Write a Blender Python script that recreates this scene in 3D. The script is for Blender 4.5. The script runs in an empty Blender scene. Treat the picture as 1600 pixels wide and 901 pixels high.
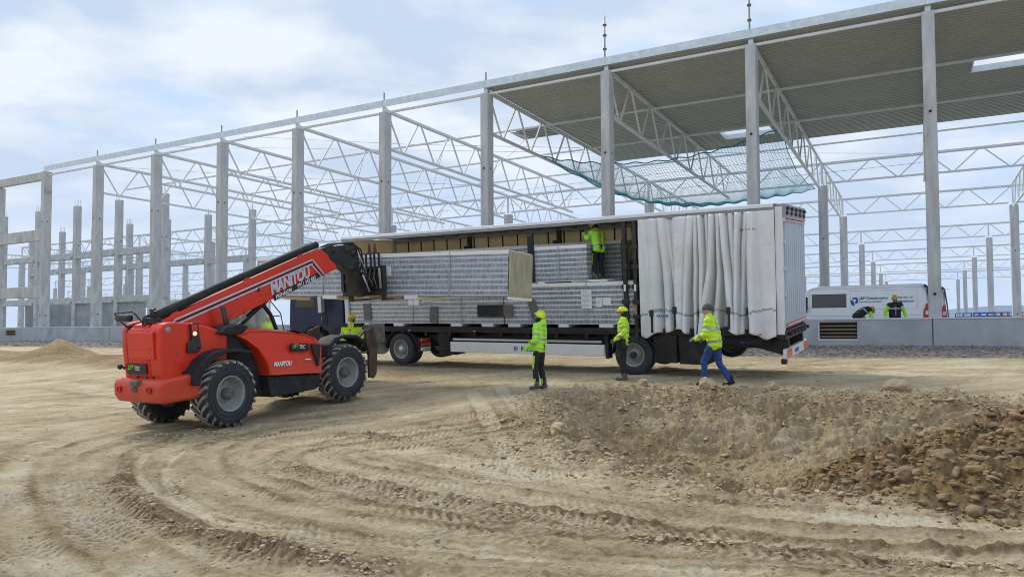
import bpy, bmesh, math, random
import numpy as np
from mathutils import Vector, Matrix
from mathutils.bvhtree import BVHTree
random.seed(7)
rng = np.random.RandomState(11)
R = math.radians
sc = bpy.context.scene
COL = sc.collection
# ------------------------------------------------------------------ camera
CZ = 1.75
cd = bpy.data.cameras.new('camera')
cam = bpy.data.objects.new('camera', cd)
COL.objects.link(cam)
cd.sensor_width = 36.0
cd.lens = 1167.5 / 1600 * 36
cd.shift_x = 21.5 / 1600
cd.shift_y = 24.2 / 1600
cd.clip_start = 0.1
cd.clip_end = 6000
cam.matrix_world = Matrix.Translation((0, 0, CZ)) @ Matrix.Rotation(math.pi / 2 + .0381, 4, 'X') @ Matrix.Rotation(-.00306, 4, 'Z')
sc.camera = cam
# ------------------------------------------------------------------ sky and sun
SUN_EL, SUN_AZ = R(50), R(322)      # azimuth clockwise from +Y: high behind the hall, to the left
world = bpy.data.worlds.new('World')
sc.world = world
world.use_nodes = True
nt = world.node_tree
for n_ in list(nt.nodes): nt.nodes.remove(n_)
def wn(t, **k):
    n_ = nt.nodes.new(t)
    for a_, b_ in k.items(): setattr(n_, a_, b_)
    return n_
out = wn('ShaderNodeOutputWorld')
bg = wn('ShaderNodeBackground')
bg.inputs['Strength'].default_value = 0.10
sky = wn('ShaderNodeTexSky', sky_type='NISHITA', sun_disc=False)
sky.sun_elevation = SUN_EL
sky.sun_rotation = SUN_AZ
sky.air_density = 1.0
sky.dust_density = 1.0
tc = wn('ShaderNodeTexCoord')
sep = wn('ShaderNodeSeparateXYZ')
nt.links.new(tc.outputs['Generated'], sep.inputs[0])
mx = wn('ShaderNodeMath', operation='MAXIMUM'); mx.inputs[1].default_value = 0.0
nt.links.new(sep.outputs['Z'], mx.inputs[0])
ad = wn('ShaderNodeMath', operation='ADD'); ad.inputs[1].default_value = 0.22
nt.links.new(mx.outputs[0], ad.inputs[0])
dv = wn('ShaderNodeVectorMath', operation='DIVIDE')
cmb = wn('ShaderNodeCombineXYZ')
for i_ in range(3): nt.links.new(ad.outputs[0], cmb.inputs[i_])
nt.links.new(tc.outputs['Generated'], dv.inputs[0]); nt.links.new(cmb.outputs[0], dv.inputs[1])
def cloud_noise(scale, detail, rough, off, dist=0.0):
    mp = wn('ShaderNodeMapping'); mp.inputs['Location'].default_value = off; mp.inputs['Scale'].default_value = (1.0, 1.25, 0.6)
    nt.links.new(dv.outputs[0], mp.inputs[0])
    nz = wn('ShaderNodeTexNoise'); nz.inputs['Scale'].default_value = scale; nz.inputs['Detail'].default_value = detail
    nz.inputs['Roughness'].default_value = rough; nz.inputs['Distortion'].default_value = dist
    nt.links.new(mp.outputs[0], nz.inputs['Vector'])
    return nz
n1 = cloud_noise(1.3, 7, .56, (3.3, 1.7, 0), .25)
n2 = cloud_noise(2.4, 6, .5, (7.1, 4.2, 0), .1)
cov = wn('ShaderNodeMapRange'); cov.inputs[1].default_value = .36; cov.inputs[2].default_value = .50
cov.inputs[3].default_value = .42; cov.inputs[4].default_value = 1.0; cov.interpolation_type = 'SMOOTHSTEP'
nt.links.new(n1.outputs['Fac'], cov.inputs[0])
crm = wn('ShaderNodeValToRGB')
crm.color_ramp.elements[0].position = .42; crm.color_ramp.elements[0].color = (4.3, 5.2, 6.5, 1)
crm.color_ramp.elements[1].position = .60; crm.color_ramp.elements[1].color = (6.3, 6.75, 7.4, 1)
nt.links.new(n2.outputs['Fac'], crm.inputs[0])
# clearer gaps take the blue of the sky, lifted a little by thin cloud
blue = wn('ShaderNodeMixRGB', blend_type='MIX'); blue.inputs[0].default_value = .95
blue.inputs[2].default_value = (3.5, 5.1, 7.8, 1)
nt.links.new(sky.outputs[0], blue.inputs[1])
mixc = wn('ShaderNodeMixRGB', blend_type='MIX')
nt.links.new(cov.outputs[0], mixc.inputs[0]); nt.links.new(blue.outputs[0], mixc.inputs[1]); nt.links.new(crm.outputs[0], mixc.inputs[2])
# greyer blue cloud bank near the horizon
hz = wn('ShaderNodeMapRange'); hz.inputs[1].default_value = 0.0; hz.inputs[2].default_value = .30
hz.inputs[3].default_value = .85; hz.inputs[4].default_value = 0.0; hz.interpolation_type = 'SMOOTHSTEP'
nt.links.new(mx.outputs[0], hz.inputs[0])
mixh = wn('ShaderNodeMixRGB', blend_type='MIX'); mixh.inputs[2].default_value = (4.5, 5.4, 6.9, 1)
nt.links.new(hz.outputs[0], mixh.inputs[0]); nt.links.new(mixc.outputs[0], mixh.inputs[1])
nt.links.new(mixh.outputs[0], bg.inputs['Color']); nt.links.new(bg.outputs[0], out.inputs['Surface'])
sl = bpy.data.lights.new('sun', 'SUN')
sl.energy = 1.9
sl.angle = R(20)
sl.color = (1.0, .93, .82)
sun = bpy.data.objects.new('sun', sl)
COL.objects.link(sun)
sd = Vector((math.sin(SUN_AZ) * math.cos(SUN_EL), math.cos(SUN_AZ) * math.cos(SUN_EL), math.sin(SUN_EL)))
sun.rotation_euler = sd.to_track_quat('Z', 'Y').to_euler()
sun.location = sd * 60
vs = sc.view_settings
vs.view_transform = 'Standard'
vs.look = 'None'
vs.gamma = 1.0
vs.use_curve_mapping = False
vs.exposure = 0.46
sc.render.resolution_x = 1024
sc.render.resolution_y = 576
sc.cycles.filter_width = 1.0
sc.cycles.use_denoising = True
# ------------------------------------------------------------------ materials
def nodes(m):
    m.use_nodes = True
    t = m.node_tree
    b = t.nodes['Principled BSDF']
    return t, b
def mat(name, col, rough=.6, metal=0.0, var=.12, vs=3.0, bump=0.0, bs=25.0, coat=0.0, dirt=None, dirt_amt=.5, dirt_scale=1.6, trans=0.0, spec=.5, stretch=(1, 1, 1), emit=None):
    m = bpy.data.materials.new(name)
    t, b = nodes(m)
    N, Lk = t.nodes, t.links
    co = N.new('ShaderNodeTexCoord')
    mp = N.new('ShaderNodeMapping'); mp.inputs['Scale'].default_value = stretch
    Lk.new(co.outputs['Object'], mp.inputs[0])
    nz = N.new('ShaderNodeTexNoise'); nz.inputs['Scale'].default_value = vs; nz.inputs['Detail'].default_value = 6
    nz.inputs['Roughness'].default_value = .6
    Lk.new(mp.outputs[0], nz.inputs['Vector'])
    rp = N.new('ShaderNodeValToRGB')
    lo = [max(0, c * (1 - var)) for c in col]; hi = [min(1, c * (1 + var)) for c in col]
    rp.color_ramp.elements[0].position = .3; rp.color_ramp.elements[0].color = (*lo, 1)
    rp.color_ramp.elements[1].position = .7; rp.color_ramp.elements[1].color = (*hi, 1)
    Lk.new(nz.outputs['Fac'], rp.inputs[0])
    last = rp.outputs[0]
    if dirt:
        n2 = N.new('ShaderNodeTexNoise'); n2.inputs['Scale'].default_value = dirt_scale; n2.inputs['Detail'].default_value = 9
        n2.inputs['Roughness'].default_value = .68
        Lk.new(mp.outputs[0], n2.inputs['Vector'])
        r2 = N.new('ShaderNodeMapRange'); r2.inputs[1].default_value = .48; r2.inputs[2].default_value = .72
        r2.inputs[3].default_value = 0; r2.inputs[4].default_value = dirt_amt
        Lk.new(n2.outputs['Fac'], r2.inputs[0])
        mxn = N.new('ShaderNodeMixRGB'); mxn.inputs[2].default_value = (*dirt, 1)
        Lk.new(r2.outputs[0], mxn.inputs[0]); Lk.new(last, mxn.inputs[1])
        last = mxn.outputs[0]
    Lk.new(last, b.inputs['Base Color'])
    rr = N.new('ShaderNodeMapRange'); rr.inputs[3].default_value = max(.02, rough - .08); rr.inputs[4].default_value = min(1, rough + .08)
    Lk.new(nz.outputs['Fac'], rr.inputs[0]); Lk.new(rr.outputs[0], b.inputs['Roughness'])
    b.inputs['Metallic'].default_value = metal
    b.inputs['Specular IOR Level'].default_value = spec
    if coat: b.inputs['Coat Weight'].default_value = coat; b.inputs['Coat Roughness'].default_value = .15
    if trans: b.inputs['Transmission Weight'].default_value = trans
    if emit: b.inputs['Emission Color'].default_value = (*emit, 1); b.inputs['Emission Strength'].default_value = 1.5
    if bump:
        bn = N.new('ShaderNodeTexNoise'); bn.inputs['Scale'].default_value = bs; bn.inputs['Detail'].default_value = 8
        bn.inputs['Roughness'].default_value = .6
        Lk.new(mp.outputs[0], bn.inputs['Vector'])
        bm_ = N.new('ShaderNodeBump'); bm_.inputs['Strength'].default_value = bump; bm_.inputs['Distance'].default_value = .02
        Lk.new(bn.outputs['Fac'], bm_.inputs['Height']); Lk.new(bm_.outputs[0], b.inputs['Normal'])
    return m
M = {}
M['concrete'] = mat('concrete', (.49, .495, .49), .85, var=.20, vs=2.6, bump=.3, bs=30, dirt=(.31, .32, .325), dirt_amt=.8, dirt_scale=1.7, stretch=(1, 1, .35))
M['concrete2'] = mat('concrete_dark', (.33, .34, .34), .88, var=.2, vs=1.2, bump=.3, bs=24, dirt=(.2, .21, .22), dirt_amt=.6, dirt_scale=.7)
M['plinth'] = mat('plinth_concrete', (.42, .44, .45), .85, var=.22, vs=.5, bump=.2, bs=14, dirt=(.24, .27, .29), dirt_amt=.75, dirt_scale=.45)
M['cap'] = mat('plinth_cap', (.62, .66, .70), .5, var=.06, vs=2)
M['steel'] = mat('painted_steel', (.64, .66, .65), .5, var=.08, vs=1.5)
M['galv'] = mat('galvanised_steel', (.62, .67, .70), .38, metal=.35, var=.14, vs=4)
M['deck'] = mat('deck_sheet', (.36, .38, .34), .6, metal=.0, var=.07, vs=.8)
M['wire'] = mat('steel_wire', (.35, .36, .38), .5, metal=.4)
M['black'] = mat('black_steel', (.018, .018, .02), .5, var=.35, vs=6, dirt=(.09, .075, .06), dirt_amt=.4, dirt_scale=4, bump=.2)
M['blackpl'] = mat('black_plastic', (.024, .026, .030), .68, spec=.25, var=.2, vs=4, dirt=(.12, .1, .08), dirt_amt=.3, dirt_scale=2)
M['rubber'] = mat('tyre_rubber', (.030, .036, .043), .75, var=.25, vs=8, bump=.15, dirt=(.13, .12, .10), dirt_amt=.3, dirt_scale=3)
M['lug'] = mat('muddy_lug', (.37, .34, .29), .9, var=.3, vs=9, bump=.3, dirt=(.12, .11, .10), dirt_amt=.5, dirt_scale=6)
M['red'] = mat('red_paint', (.70, .030, .006), .42, var=.08, vs=2.2, coat=.10, dirt=(.40, .10, .05), dirt_amt=.3, dirt_scale=1.4)
def add_dust(m, z0, z1, col, amt):
    t = m.node_tree; N, Lk = t.nodes, t.links; b = N['Principled BSDF']; src = b.inputs['Base Color'].links[0].from_socket
    co = N.new('ShaderNodeTexCoord'); sp = N.new('ShaderNodeSeparateXYZ'); Lk.new(co.outputs['Object'], sp.inputs[0])
    mr = N.new('ShaderNodeMapRange'); mr.inputs[1].default_value = z1; mr.inputs[2].default_value = z0; mr.inputs[3].default_value = 0; mr.inputs[4].default_value = 1; Lk.new(sp.outputs['Z'], mr.inputs[0])
    nz = N.new('ShaderNodeTexNoise'); nz.inputs['Scale'].default_value = 7; nz.inputs['Detail'].default_value = 12; nz.inputs['Roughness'].default_value = .75; Lk.new(co.outputs['Object'], nz.inputs['Vector'])
    a = N.new('ShaderNodeMath'); a.operation = 'MULTIPLY_ADD'; a.inputs[1].default_value = .55; Lk.new(mr.outputs[0], a.inputs[0]); Lk.new(nz.outputs['Fac'], a.inputs[2])
    r = N.new('ShaderNodeMapRange'); r.inputs[1].default_value = .62; r.inputs[2].default_value = .98; r.inputs[3].default_value = 0; r.inputs[4].default_value = amt; Lk.new(a.outputs[0], r.inputs[0])
    mx = N.new('ShaderNodeMixRGB'); mx.inputs[2].default_value = (*col, 1); Lk.new(r.outputs[0], mx.inputs[0]); Lk.new(src, mx.inputs[1]); Lk.new(mx.outputs[0], b.inputs['Base Color'])
    r2 = N.new('ShaderNodeMath'); r2.operation = 'MULTIPLY_ADD'; r2.inputs[1].default_value = .5; r2.inputs[2].default_value = .36; Lk.new(r.outputs[0], r2.inputs[0]); Lk.new(r2.outputs[0], b.inputs['Roughness'])
add_dust(M['red'], .4, 1.6, (.30, .17, .09), .30)
M['rim'] = mat('grey_rim', (.30, .31, .31), .5, metal=.1, var=.15, vs=5, dirt=(.2, .15, .1), dirt_amt=.5, dirt_scale=4)
M['rust'] = mat('rusty_steel', (.12, .07, .05), .75, metal=.2, var=.35, vs=5, dirt=(.05, .04, .035), dirt_amt=.8, dirt_scale=5, bump=.3)
M['grime'] = mat('grimy_steel', (.14, .13, .12), .7, metal=.2, var=.35, vs=7, bump=.3)
M['white'] = mat('white_paint', (.78, .79, .79), .35, var=.04, coat=.3, dirt=(.6, .58, .54), dirt_amt=.25, dirt_scale=1.2)
M['vanwhite'] = mat('white_van_paint', (.90, .91, .92), .25, var=.03, coat=.6)
M['tarp'] = mat('white_tarpaulin', (.78, .79, .79), .42, var=.07, vs=2.2, bump=.12, bs=5, dirt=(.44, .43, .39), dirt_amt=.5, dirt_scale=1.1, stretch=(1, 1, .5))
M['tarpband'] = mat('grey_band', (.33, .38, .40), .5, var=.3, vs=22)
M['beige'] = mat('beige_lining', (.60, .53, .39), .7, var=.08, vs=1.4, dirt=(.48, .42, .30), dirt_amt=.4)
def translucent(m, k):
    t = m.node_tree; b = t.nodes['Principled BSDF']; tr = t.nodes.new('ShaderNodeBsdfTranslucent'); mxs = t.nodes.new('ShaderNodeMixShader'); mxs.inputs[0].default_value = k
    t.links.new(b.inputs['Base Color'].links[0].from_socket, tr.inputs['Color']); t.links.new(b.outputs[0], mxs.inputs[1]); t.links.new(tr.outputs[0], mxs.inputs[2]); t.links.new(mxs.outputs[0], t.nodes['Material Output'].inputs['Surface'])
translucent(M['beige'], .55)
M['greymetal'] = mat('grey_rail', (.30, .31, .31), .5, metal=.2, var=.1)
M['alu'] = mat('brushed_aluminium', (.52, .56, .60), .35, metal=.6, var=.08, stretch=(1, 1, .2))
M['doorgrey'] = mat('door_grey', (.42, .47, .53), .42, metal=.15, var=.08, vs=1.2, stretch=(1, 4, .3))
M['navy'] = mat('navy_paint', (.010, .017, .06), .42, var=.15, spec=.3, coat=.1, dirt=(.05, .055, .07), dirt_amt=.3)
M['glass'] = mat('dark_glass', (.012, .016, .02), .06, var=.1, spec=.8)
M['film'] = mat('film_wrapped_end', (.43, .40, .26), .2, var=.16, vs=5, bump=.6, bs=4, coat=.5, stretch=(1, 1, .4), dirt=(.42, .42, .32), dirt_amt=.5, dirt_scale=3)
M['foam'] = mat('white_foam', (.80, .80, .77), .8, var=.04)
M['paper'] = mat('paper', (.76, .77, .80), .7, var=.03)
M['print'] = mat('print_grey', (.35, .36, .42), .8)
M['board'] = mat('grey_board', (.13, .13, .125), .8, var=.25, vs=8, bump=.2)
M['orange'] = mat('orange_lens', (.75, .16, .02), .3, coat=.4)
M['redlens'] = mat('red_lens', (.55, .02, .015), .3, coat=.4)
M['lamp'] = mat('warm_lamp', (.9, .6, .4), .3, emit=(.55, .28, .15))
M['hiviz'] = mat('hi_vis_yellow', (.56, .86, .03), .75, var=.1, vs=9, bump=.5, bs=12)
M['hivizg'] = mat('hi_vis_green', (.42, .88, .06), .75, var=.1, vs=9, bump=.5, bs=12)
M['refl'] = mat('reflective_band', (.36, .42, .42), .35, metal=.3, var=.1)
M['darkcloth'] = mat('dark_work_cloth', (.016, .017, .022), .85, var=.3, vs=9, bump=.4, bs=14)
M['jeans'] = mat('blue_jeans', (.022, .06, .21), .85, var=.25, vs=7, bump=.4, bs=14)
M['boot'] = mat('grey_boot', (.10, .10, .09), .8, var=.3, vs=12)
M['helmet'] = mat('yellow_helmet', (.72, .80, .03), .3, coat=.4, var=.04)
M['ohelmet'] = mat('orange_helmet', (.62, .34, .02), .35, coat=.3, var=.05)
M['skin'] = mat('skin', (.52, .27, .19), .55, var=.06)
M['glove'] = mat('grey_glove', (.13, .13, .14), .8, var=.2)
M['beanie'] = mat('grey_beanie', (.075, .08, .095), .9, var=.2, vs=30, bump=.4)
M['netteal'] = mat('teal_net', (.01, .30, .34), .7, var=.1)
M['netrope'] = mat('blue_rope', (.02, .17, .23), .7, var=.1)
M['blue'] = mat('blue_lift_paint', (.02, .10, .42), .4, var=.1)
M['decalblack'] = mat('decal_black', (.014, .014, .016), .4)
M['decalwhite'] = mat('decal_white', (.80, .80, .80), .45, var=.03)
M['decalsilver'] = mat('decal_silver', (.60, .63, .70), .3, metal=.3, var=.15, vs=6)
M['decalgreen'] = mat('decal_green', (.30, .62, .03), .45, var=.03)
M['decalblue'] = mat('decal_blue', (.03, .10, .38), .45, var=.03)
M['wood'] = mat('timber', (.30, .22, .13), .8, var=.25, vs=6, stretch=(.2, 1, 1))
M['darkhole'] = mat('dark_recess', (.03, .028, .026), .9, var=.4, vs=12)
M['clearglass'] = mat('cab_glass', (.30, .46, .44), .03, trans=.80, var=.03)
def pack_mat():
    m = bpy.data.materials.new('wrapped_sandwich_panels')
    t, b = nodes(m); N, Lk = t.nodes, t.links
    co = N.new('ShaderNodeTexCoord')
    sp = N.new('ShaderNodeSeparateXYZ'); Lk.new(co.outputs['Object'], sp.inputs[0])
    nz0 = N.new('ShaderNodeTexNoise'); nz0.inputs['Scale'].default_value = .8; nz0.inputs['Detail'].default_value = 3
    Lk.new(co.outputs['Object'], nz0.inputs['Vector'])
    mm = N.new('ShaderNodeMath'); mm.operation = 'MULTIPLY_ADD'; mm.inputs[1].default_value = .35; Lk.new(nz0.outputs['Fac'], mm.inputs[0]); Lk.new(sp.outputs['X'], mm.inputs[2])
    cb = N.new('ShaderNodeCombineXYZ'); Lk.new(mm.outputs[0], cb.inputs[0]); Lk.new(sp.outputs['Z'], cb.inputs[1])
    br = N.new('ShaderNodeTexBrick'); br.offset = .15; br.offset_frequency = 2
    br.inputs['Scale'].default_value = 1.0
    br.inputs['Brick Width'].default_value = .115; br.inputs['Row Height'].default_value = .128
    br.inputs['Mortar Size'].default_value = .020; br.inputs['Mortar Smooth'].default_value = 1.0
    br.inputs['Color1'].default_value = (.20, .225, .275, 1); br.inputs['Color2'].default_value = (.29, .32, .365, 1)
    br.inputs['Mortar'].default_value = (.40, .42, .45, 1)
    Lk.new(cb.outputs[0], br.inputs['Vector'])
    # bright sheet edge lines of the layers and a fine second line
    def band(period, lo, hi):
        a = N.new('ShaderNodeMath'); a.operation = 'DIVIDE'; a.inputs[1].default_value = period; Lk.new(sp.outputs['Z'], a.inputs[0])
        f = N.new('ShaderNodeMath'); f.operation = 'FRACT'; Lk.new(a.outputs[0], f.inputs[0])
        g = N.new('ShaderNodeMath'); g.operation = 'PINGPONG'; g.inputs[1].default_value = .5; Lk.new(f.outputs[0], g.inputs[0])
        r = N.new('ShaderNodeMapRange'); r.inputs[1].default_value = lo; r.inputs[2].default_value = hi; r.inputs[3].default_value = 1; r.inputs[4].default_value = 0
        Lk.new(g.outputs[0], r.inputs[0]); return r.outputs[0]
    b1 = band(.128, .13, .22)
    mx1 = N.new('ShaderNodeMixRGB'); mx1.inputs[2].default_value = (.64, .66, .67, 1)
    Lk.new(b1, mx1.inputs[0]); Lk.new(br.outputs['Color'], mx1.inputs[1])
    nz = N.new('ShaderNodeTexNoise'); nz.inputs['Scale'].default_value = 7; nz.inputs['Detail'].default_value = 5; Lk.new(co.outputs['Object'], nz.inputs['Vector'])
    mr = N.new('ShaderNodeMapRange'); mr.inputs[1].default_value = .3; mr.inputs[2].default_value = .7; mr.inputs[3].default_value = .86; mr.inputs[4].default_value = 1.14
    Lk.new(nz.outputs['Fac'], mr.inputs[0])
    mu = N.new('ShaderNodeMixRGB'); mu.blend_type = 'MULTIPLY'; mu.inputs[0].default_value = 1
    Lk.new(mx1.outputs[0], mu.inputs[1]); Lk.new(mr.outputs[0], mu.inputs[2])
    nz3 = N.new('ShaderNodeTexNoise'); nz3.inputs['Scale'].default_value = 1.3; Lk.new(co.outputs['Object'], nz3.inputs['Vector'])
    r3 = N.new('ShaderNodeMapRange'); r3.inputs[1].default_value = .55; r3.inputs[2].default_value = .75; r3.inputs[3].default_value = 0; r3.inputs[4].default_value = .35
    Lk.new(nz3.outputs['Fac'], r3.inputs[0])
    m3 = N.new('ShaderNodeMixRGB'); m3.inputs[2].default_value = (.42, .42, .44, 1); Lk.new(r3.outputs[0], m3.inputs[0]); Lk.new(mu.outputs[0], m3.inputs[1])
    Lk.new(m3.outputs[0], b.inputs['Base Color'])
    b.inputs['Roughness'].default_value = .3
    b.inputs['Coat Weight'].default_value = .3
    bn = N.new('ShaderNodeBump'); bn.inputs['Strength'].default_value = .35; bn.inputs['Distance'].default_value = .02
    Lk.new(br.outputs['Fac'], bn.inputs['Height'])
    mpw = N.new('ShaderNodeMapping'); mpw.inputs['Scale'].default_value = (1.0, 1.0, .35); Lk.new(co.outputs['Object'], mpw.inputs[0])
    nw = N.new('ShaderNodeTexNoise'); nw.inputs['Scale'].default_value = 5; nw.inputs['Detail'].default_value = 8; nw.inputs['Distortion'].default_value = 1.2; Lk.new(mpw.outputs[0], nw.inputs['Vector'])
    b3 = N.new('ShaderNodeBump'); b3.inputs['Strength'].default_value = .6; b3.inputs['Distance'].default_value = .03; Lk.new(nw.outputs['Fac'], b3.inputs['Height']); Lk.new(bn.outputs[0], b3.inputs['Normal']); Lk.new(b3.outputs[0], b.inputs['Normal'])
    return m
M['pack'] = pack_mat()
# ------------------------------------------------------------------ mesh helpers
class MB:
    def __init__(s): s.v = []; s.f = []; s.m = []; s.sm = []
    def add(s, vs, fs, mi=0, smooth=False, T=None):
        o = len(s.v)
        if T is not None: vs = [T @ Vector(v) for v in vs]
        s.v += [tuple(v) for v in vs]
        for f in fs: s.f.append(tuple(i + o for i in f)); s.m.append(mi); s.sm.append(smooth)
        return s
    def box(s, a, b, mi=0, T=None):
        x0, y0, z0 = a; x1, y1, z1 = b
        if x0 > x1: x0, x1 = x1, x0
        if y0 > y1: y0, y1 = y1, y0
        if z0 > z1: z0, z1 = z1, z0
        v = [(x0, y0, z0), (x1, y0, z0), (x1, y1, z0), (x0, y1, z0), (x0, y0, z1), (x1, y0, z1), (x1, y1, z1), (x0, y1, z1)]
        return s.add(v, [(3, 2, 1, 0), (4, 5, 6, 7), (0, 1, 5, 4), (1, 2, 6, 5), (2, 3, 7, 6), (3, 0, 4, 7)], mi, T=T)
    def bar(s, p, q, w, h=None, mi=0, up=(0, 0, 1)):
        p = Vector(p); q = Vector(q); d = (q - p)
        h = w if h is None else h
        z = d.normalized(); u = Vector(up)
        if abs(z.dot(u)) > .98: u = Vector((1, 0, 0))
        x = z.cross(u).normalized(); y = x.cross(z)
        c = [(-w / 2, -h / 2), (w / 2, -h / 2), (w / 2, h / 2), (-w / 2, h / 2)]
        v = [p + x * a + y * b for a, b in c] + [q + x * a + y * b for a, b in c]
        return s.add(v, [(3, 2, 1, 0), (4, 5, 6, 7), (0, 1, 5, 4), (1, 2, 6, 5), (2, 3, 7, 6), (3, 0, 4, 7)], mi)
    def tube(s, pts, r, n=8, mi=0, caps=True, r2=None):
        pts = [Vector(p) for p in pts]; rings = []; u = None
        for i, p in enumerate(pts):
            d = (pts[min(i + 1, len(pts) - 1)] - pts[max(i - 1, 0)]).normalized()
            if u is None:
                a = Vector((0, 0, 1)) if abs(d.z) < .9 else Vector((1, 0, 0))
                u = d.cross(a).normalized()
            else:
                u = (u - d * u.dot(d)).normalized()
            w = d.cross(u)
            rr = r if r2 is None else r + (r2 - r) * i / (len(pts) - 1)
            if isinstance(r, (list, tuple)): rr = r[i]
            rings.append([p + (u * math.cos(t) + w * math.sin(t)) * rr for t in [2 * math.pi * k / n for k in range(n)]])
        v = [x for g in rings for x in g]; f = []
        for i in range(len(rings) - 1):
            for k in range(n): f.append((i * n + k, i * n + (k + 1) % n, (i + 1) * n + (k + 1) % n, (i + 1) * n + k))
        if caps: f.append(tuple(range(n))[::-1]); f.append(tuple((len(rings) - 1) * n + k for k in range(n)))
        return s.add(v, f, mi, True)
    def lathe(s, prof, n=32, mi=0, T=None, axis='y', smooth=True, mis=None):
        v = []; f = []
        for r, a in prof:
            for k in range(n):
                t = 2 * math.pi * k / n
                v.append((r * math.cos(t), a, r * math.sin(t)) if axis == 'y' else (r * math.cos(t), r * math.sin(t), a))
        for i in range(len(prof) - 1):
            ff = [(i * n + k, i * n + (k + 1) % n, (i + 1) * n + (k + 1) % n, (i + 1) * n + k) for k in range(n)]
            if mis: s_o = len(s.v)
            f += ff
        s.add(v, f, mi, smooth, T)
        return s
    def prism(s, poly, y0, y1, mi=0, T=None, ax='xz'):
        # polygon in x,z extruded along y
        n = len(poly)
        if ax == 'xz':
            v = [(a, y0, b) for a, b in poly] + [(a, y1, b) for a, b in poly]
        elif ax == 'xy':
            v = [(a, b, y0) for a, b in poly] + [(a, b, y1) for a, b in poly]
        else:
            v = [(y0, a, b) for a, b in poly] + [(y1, a, b) for a, b in poly]
        f = [tuple(range(n)), tuple(range(2 * n - 1, n - 1, -1))] + [(i, i + n, (i + 1) % n + n, (i + 1) % n) for i in range(n)]
        return s.add(v, f, mi, T=T)
    def ell(s, c, r, n=12, mi=0, T=None, m=8, rot=None):
        v = []; f = []
        for i in range(m + 1):
            ph = math.pi * i / m
            for k in range(n):
                t = 2 * math.pi * k / n
                p = Vector((r[0] * math.sin(ph) * math.cos(t), r[1] * math.sin(ph) * math.sin(t), r[2] * math.cos(ph)))
                if rot is not None: p = rot @ p
                v.append(p + Vector(c))
        for i in range(m):
            for k in range(n): f.append((i * n + k, (i + 1) * n + k, (i + 1) * n + (k + 1) % n, i * n + (k + 1) % n))
        return s.add(v, f, mi, True, T)
    def build(s, name, mats, parent=None, bevel=0, seg=2, fix=True, smooth=None):
        me = bpy.data.meshes.new(name)
        me.from_pydata(s.v, [], s.f)
        if not isinstance(mats, (list, tuple)): mats = [mats]
        for m in mats: me.materials.append(M[m] if isinstance(m, str) else m)
        me.polygons.foreach_set('material_index', s.m)
        me.polygons.foreach_set('use_smooth', s.sm if smooth is None else [smooth] * len(s.f))
        me.validate()
        if fix:
            bm = bmesh.new(); bm.from_mesh(me); bmesh.ops.remove_doubles(bm, verts=bm.verts, dist=1e-5)
            bmesh.ops.recalc_face_normals(bm, faces=bm.faces); bm.to_mesh(me); bm.free()
        me.update()
        o = bpy.data.objects.new(name, me)
        COL.objects.link(o)
        if parent is not None: o.parent = parent
        if bevel:
            b = o.modifiers.new('bevel', 'BEVEL'); b.width = bevel; b.segments = seg; b.limit_method = 'ANGLE'; b.angle_limit = R(35)
            b.harden_normals = False
            for p in me.polygons: p.use_smooth = True
            try:
                bpy.context.view_layer.objects.active = o
                w = o.modifiers.new('wn', 'WEIGHTED_NORMAL'); w.keep_sharp = False
            except Exception: pass
        return o
def tag(o, label=None, cat=None, group=None, kind=None):
    if label: o['label'] = label
    if cat: o['category'] = cat
    if group: o['group'] = group
    if kind: o['kind'] = kind
    elif label: o['kind'] = 'thing'
    return o
def thing(name, label, cat, mw=None, group=None):
    o = bpy.data.objects.new(name, None)
    o.empty_display_size = .2
    COL.objects.link(o)
    if mw is not None: o.matrix_world = mw
    return tag(o, label, cat, group)
def frame(o, x, y, z):
    m = Matrix.Identity(4)
    for i, a in enumerate((x, y, z)):
        for k in range(3): m[k][i] = a[k]
    for k in range(3): m[k][3] = o[k]
    return m
def dup(src, parent=None, mw=None):
    c = src.copy(); COL.objects.link(c)
    if parent is not None: c.parent = parent
    if mw is not None: c.matrix_world = mw
    for ch in [x for x in src.children]: dup(ch, c)
    return c
def text(s, size, mt, parent, T, name='lettering', off=0.0, shear=0.0, extrude=.0015, spacing=1.0, sx=1.0, align='LEFT'):
    cu = bpy.data.curves.new(name, 'FONT'); cu.body = s; cu.size = size; cu.offset = off; cu.shear = shear; cu.extrude = extrude
    cu.space_character = spacing; cu.resolution_u = 3; cu.align_x = align
    tmp = bpy.data.objects.new('tmp', cu); COL.objects.link(tmp)
    dg = bpy.context.evaluated_depsgraph_get(); dg.update()
    me = bpy.data.meshes.new_from_object(tmp.evaluated_get(dg))
    bpy.data.objects.remove(tmp); bpy.data.curves.remove(cu)
    me.transform(Matrix.Diagonal((sx, 1, 1, 1)))
    me.materials.clear(); me.materials.append(M[mt])
    o = bpy.data.objects.new(name, me); COL.objects.link(o); o.parent = parent; o.matrix_local = T
    return o
def remeshed(mb, name, mats, parent, voxel, smooth=3, fac=.5):
    o = mb.build(name, mats, None, fix=False, smooth=True)
    r = o.modifiers.new('r', 'REMESH'); r.mode = 'VOXEL'; r.voxel_size = voxel; r.use_smooth_shade = True
    if smooth:
        s_ = o.modifiers.new('s', 'SMOOTH'); s_.iterations = smooth; s_.factor = fac
    dg = bpy.context.evaluated_depsgraph_get(); dg.update()
    me = bpy.data.meshes.new_from_object(o.evaluated_get(dg))
    old = o.data; o.modifiers.clear(); o.data = me; bpy.data.meshes.remove(old)
    me.materials.clear()
    for m in (mats if isinstance(mats, (list, tuple)) else [mats]): me.materials.append(M[m])
    for p in me.polygons: p.use_smooth = True; p.material_index = 0
    if parent is not None: o.parent = parent
    return o
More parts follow.
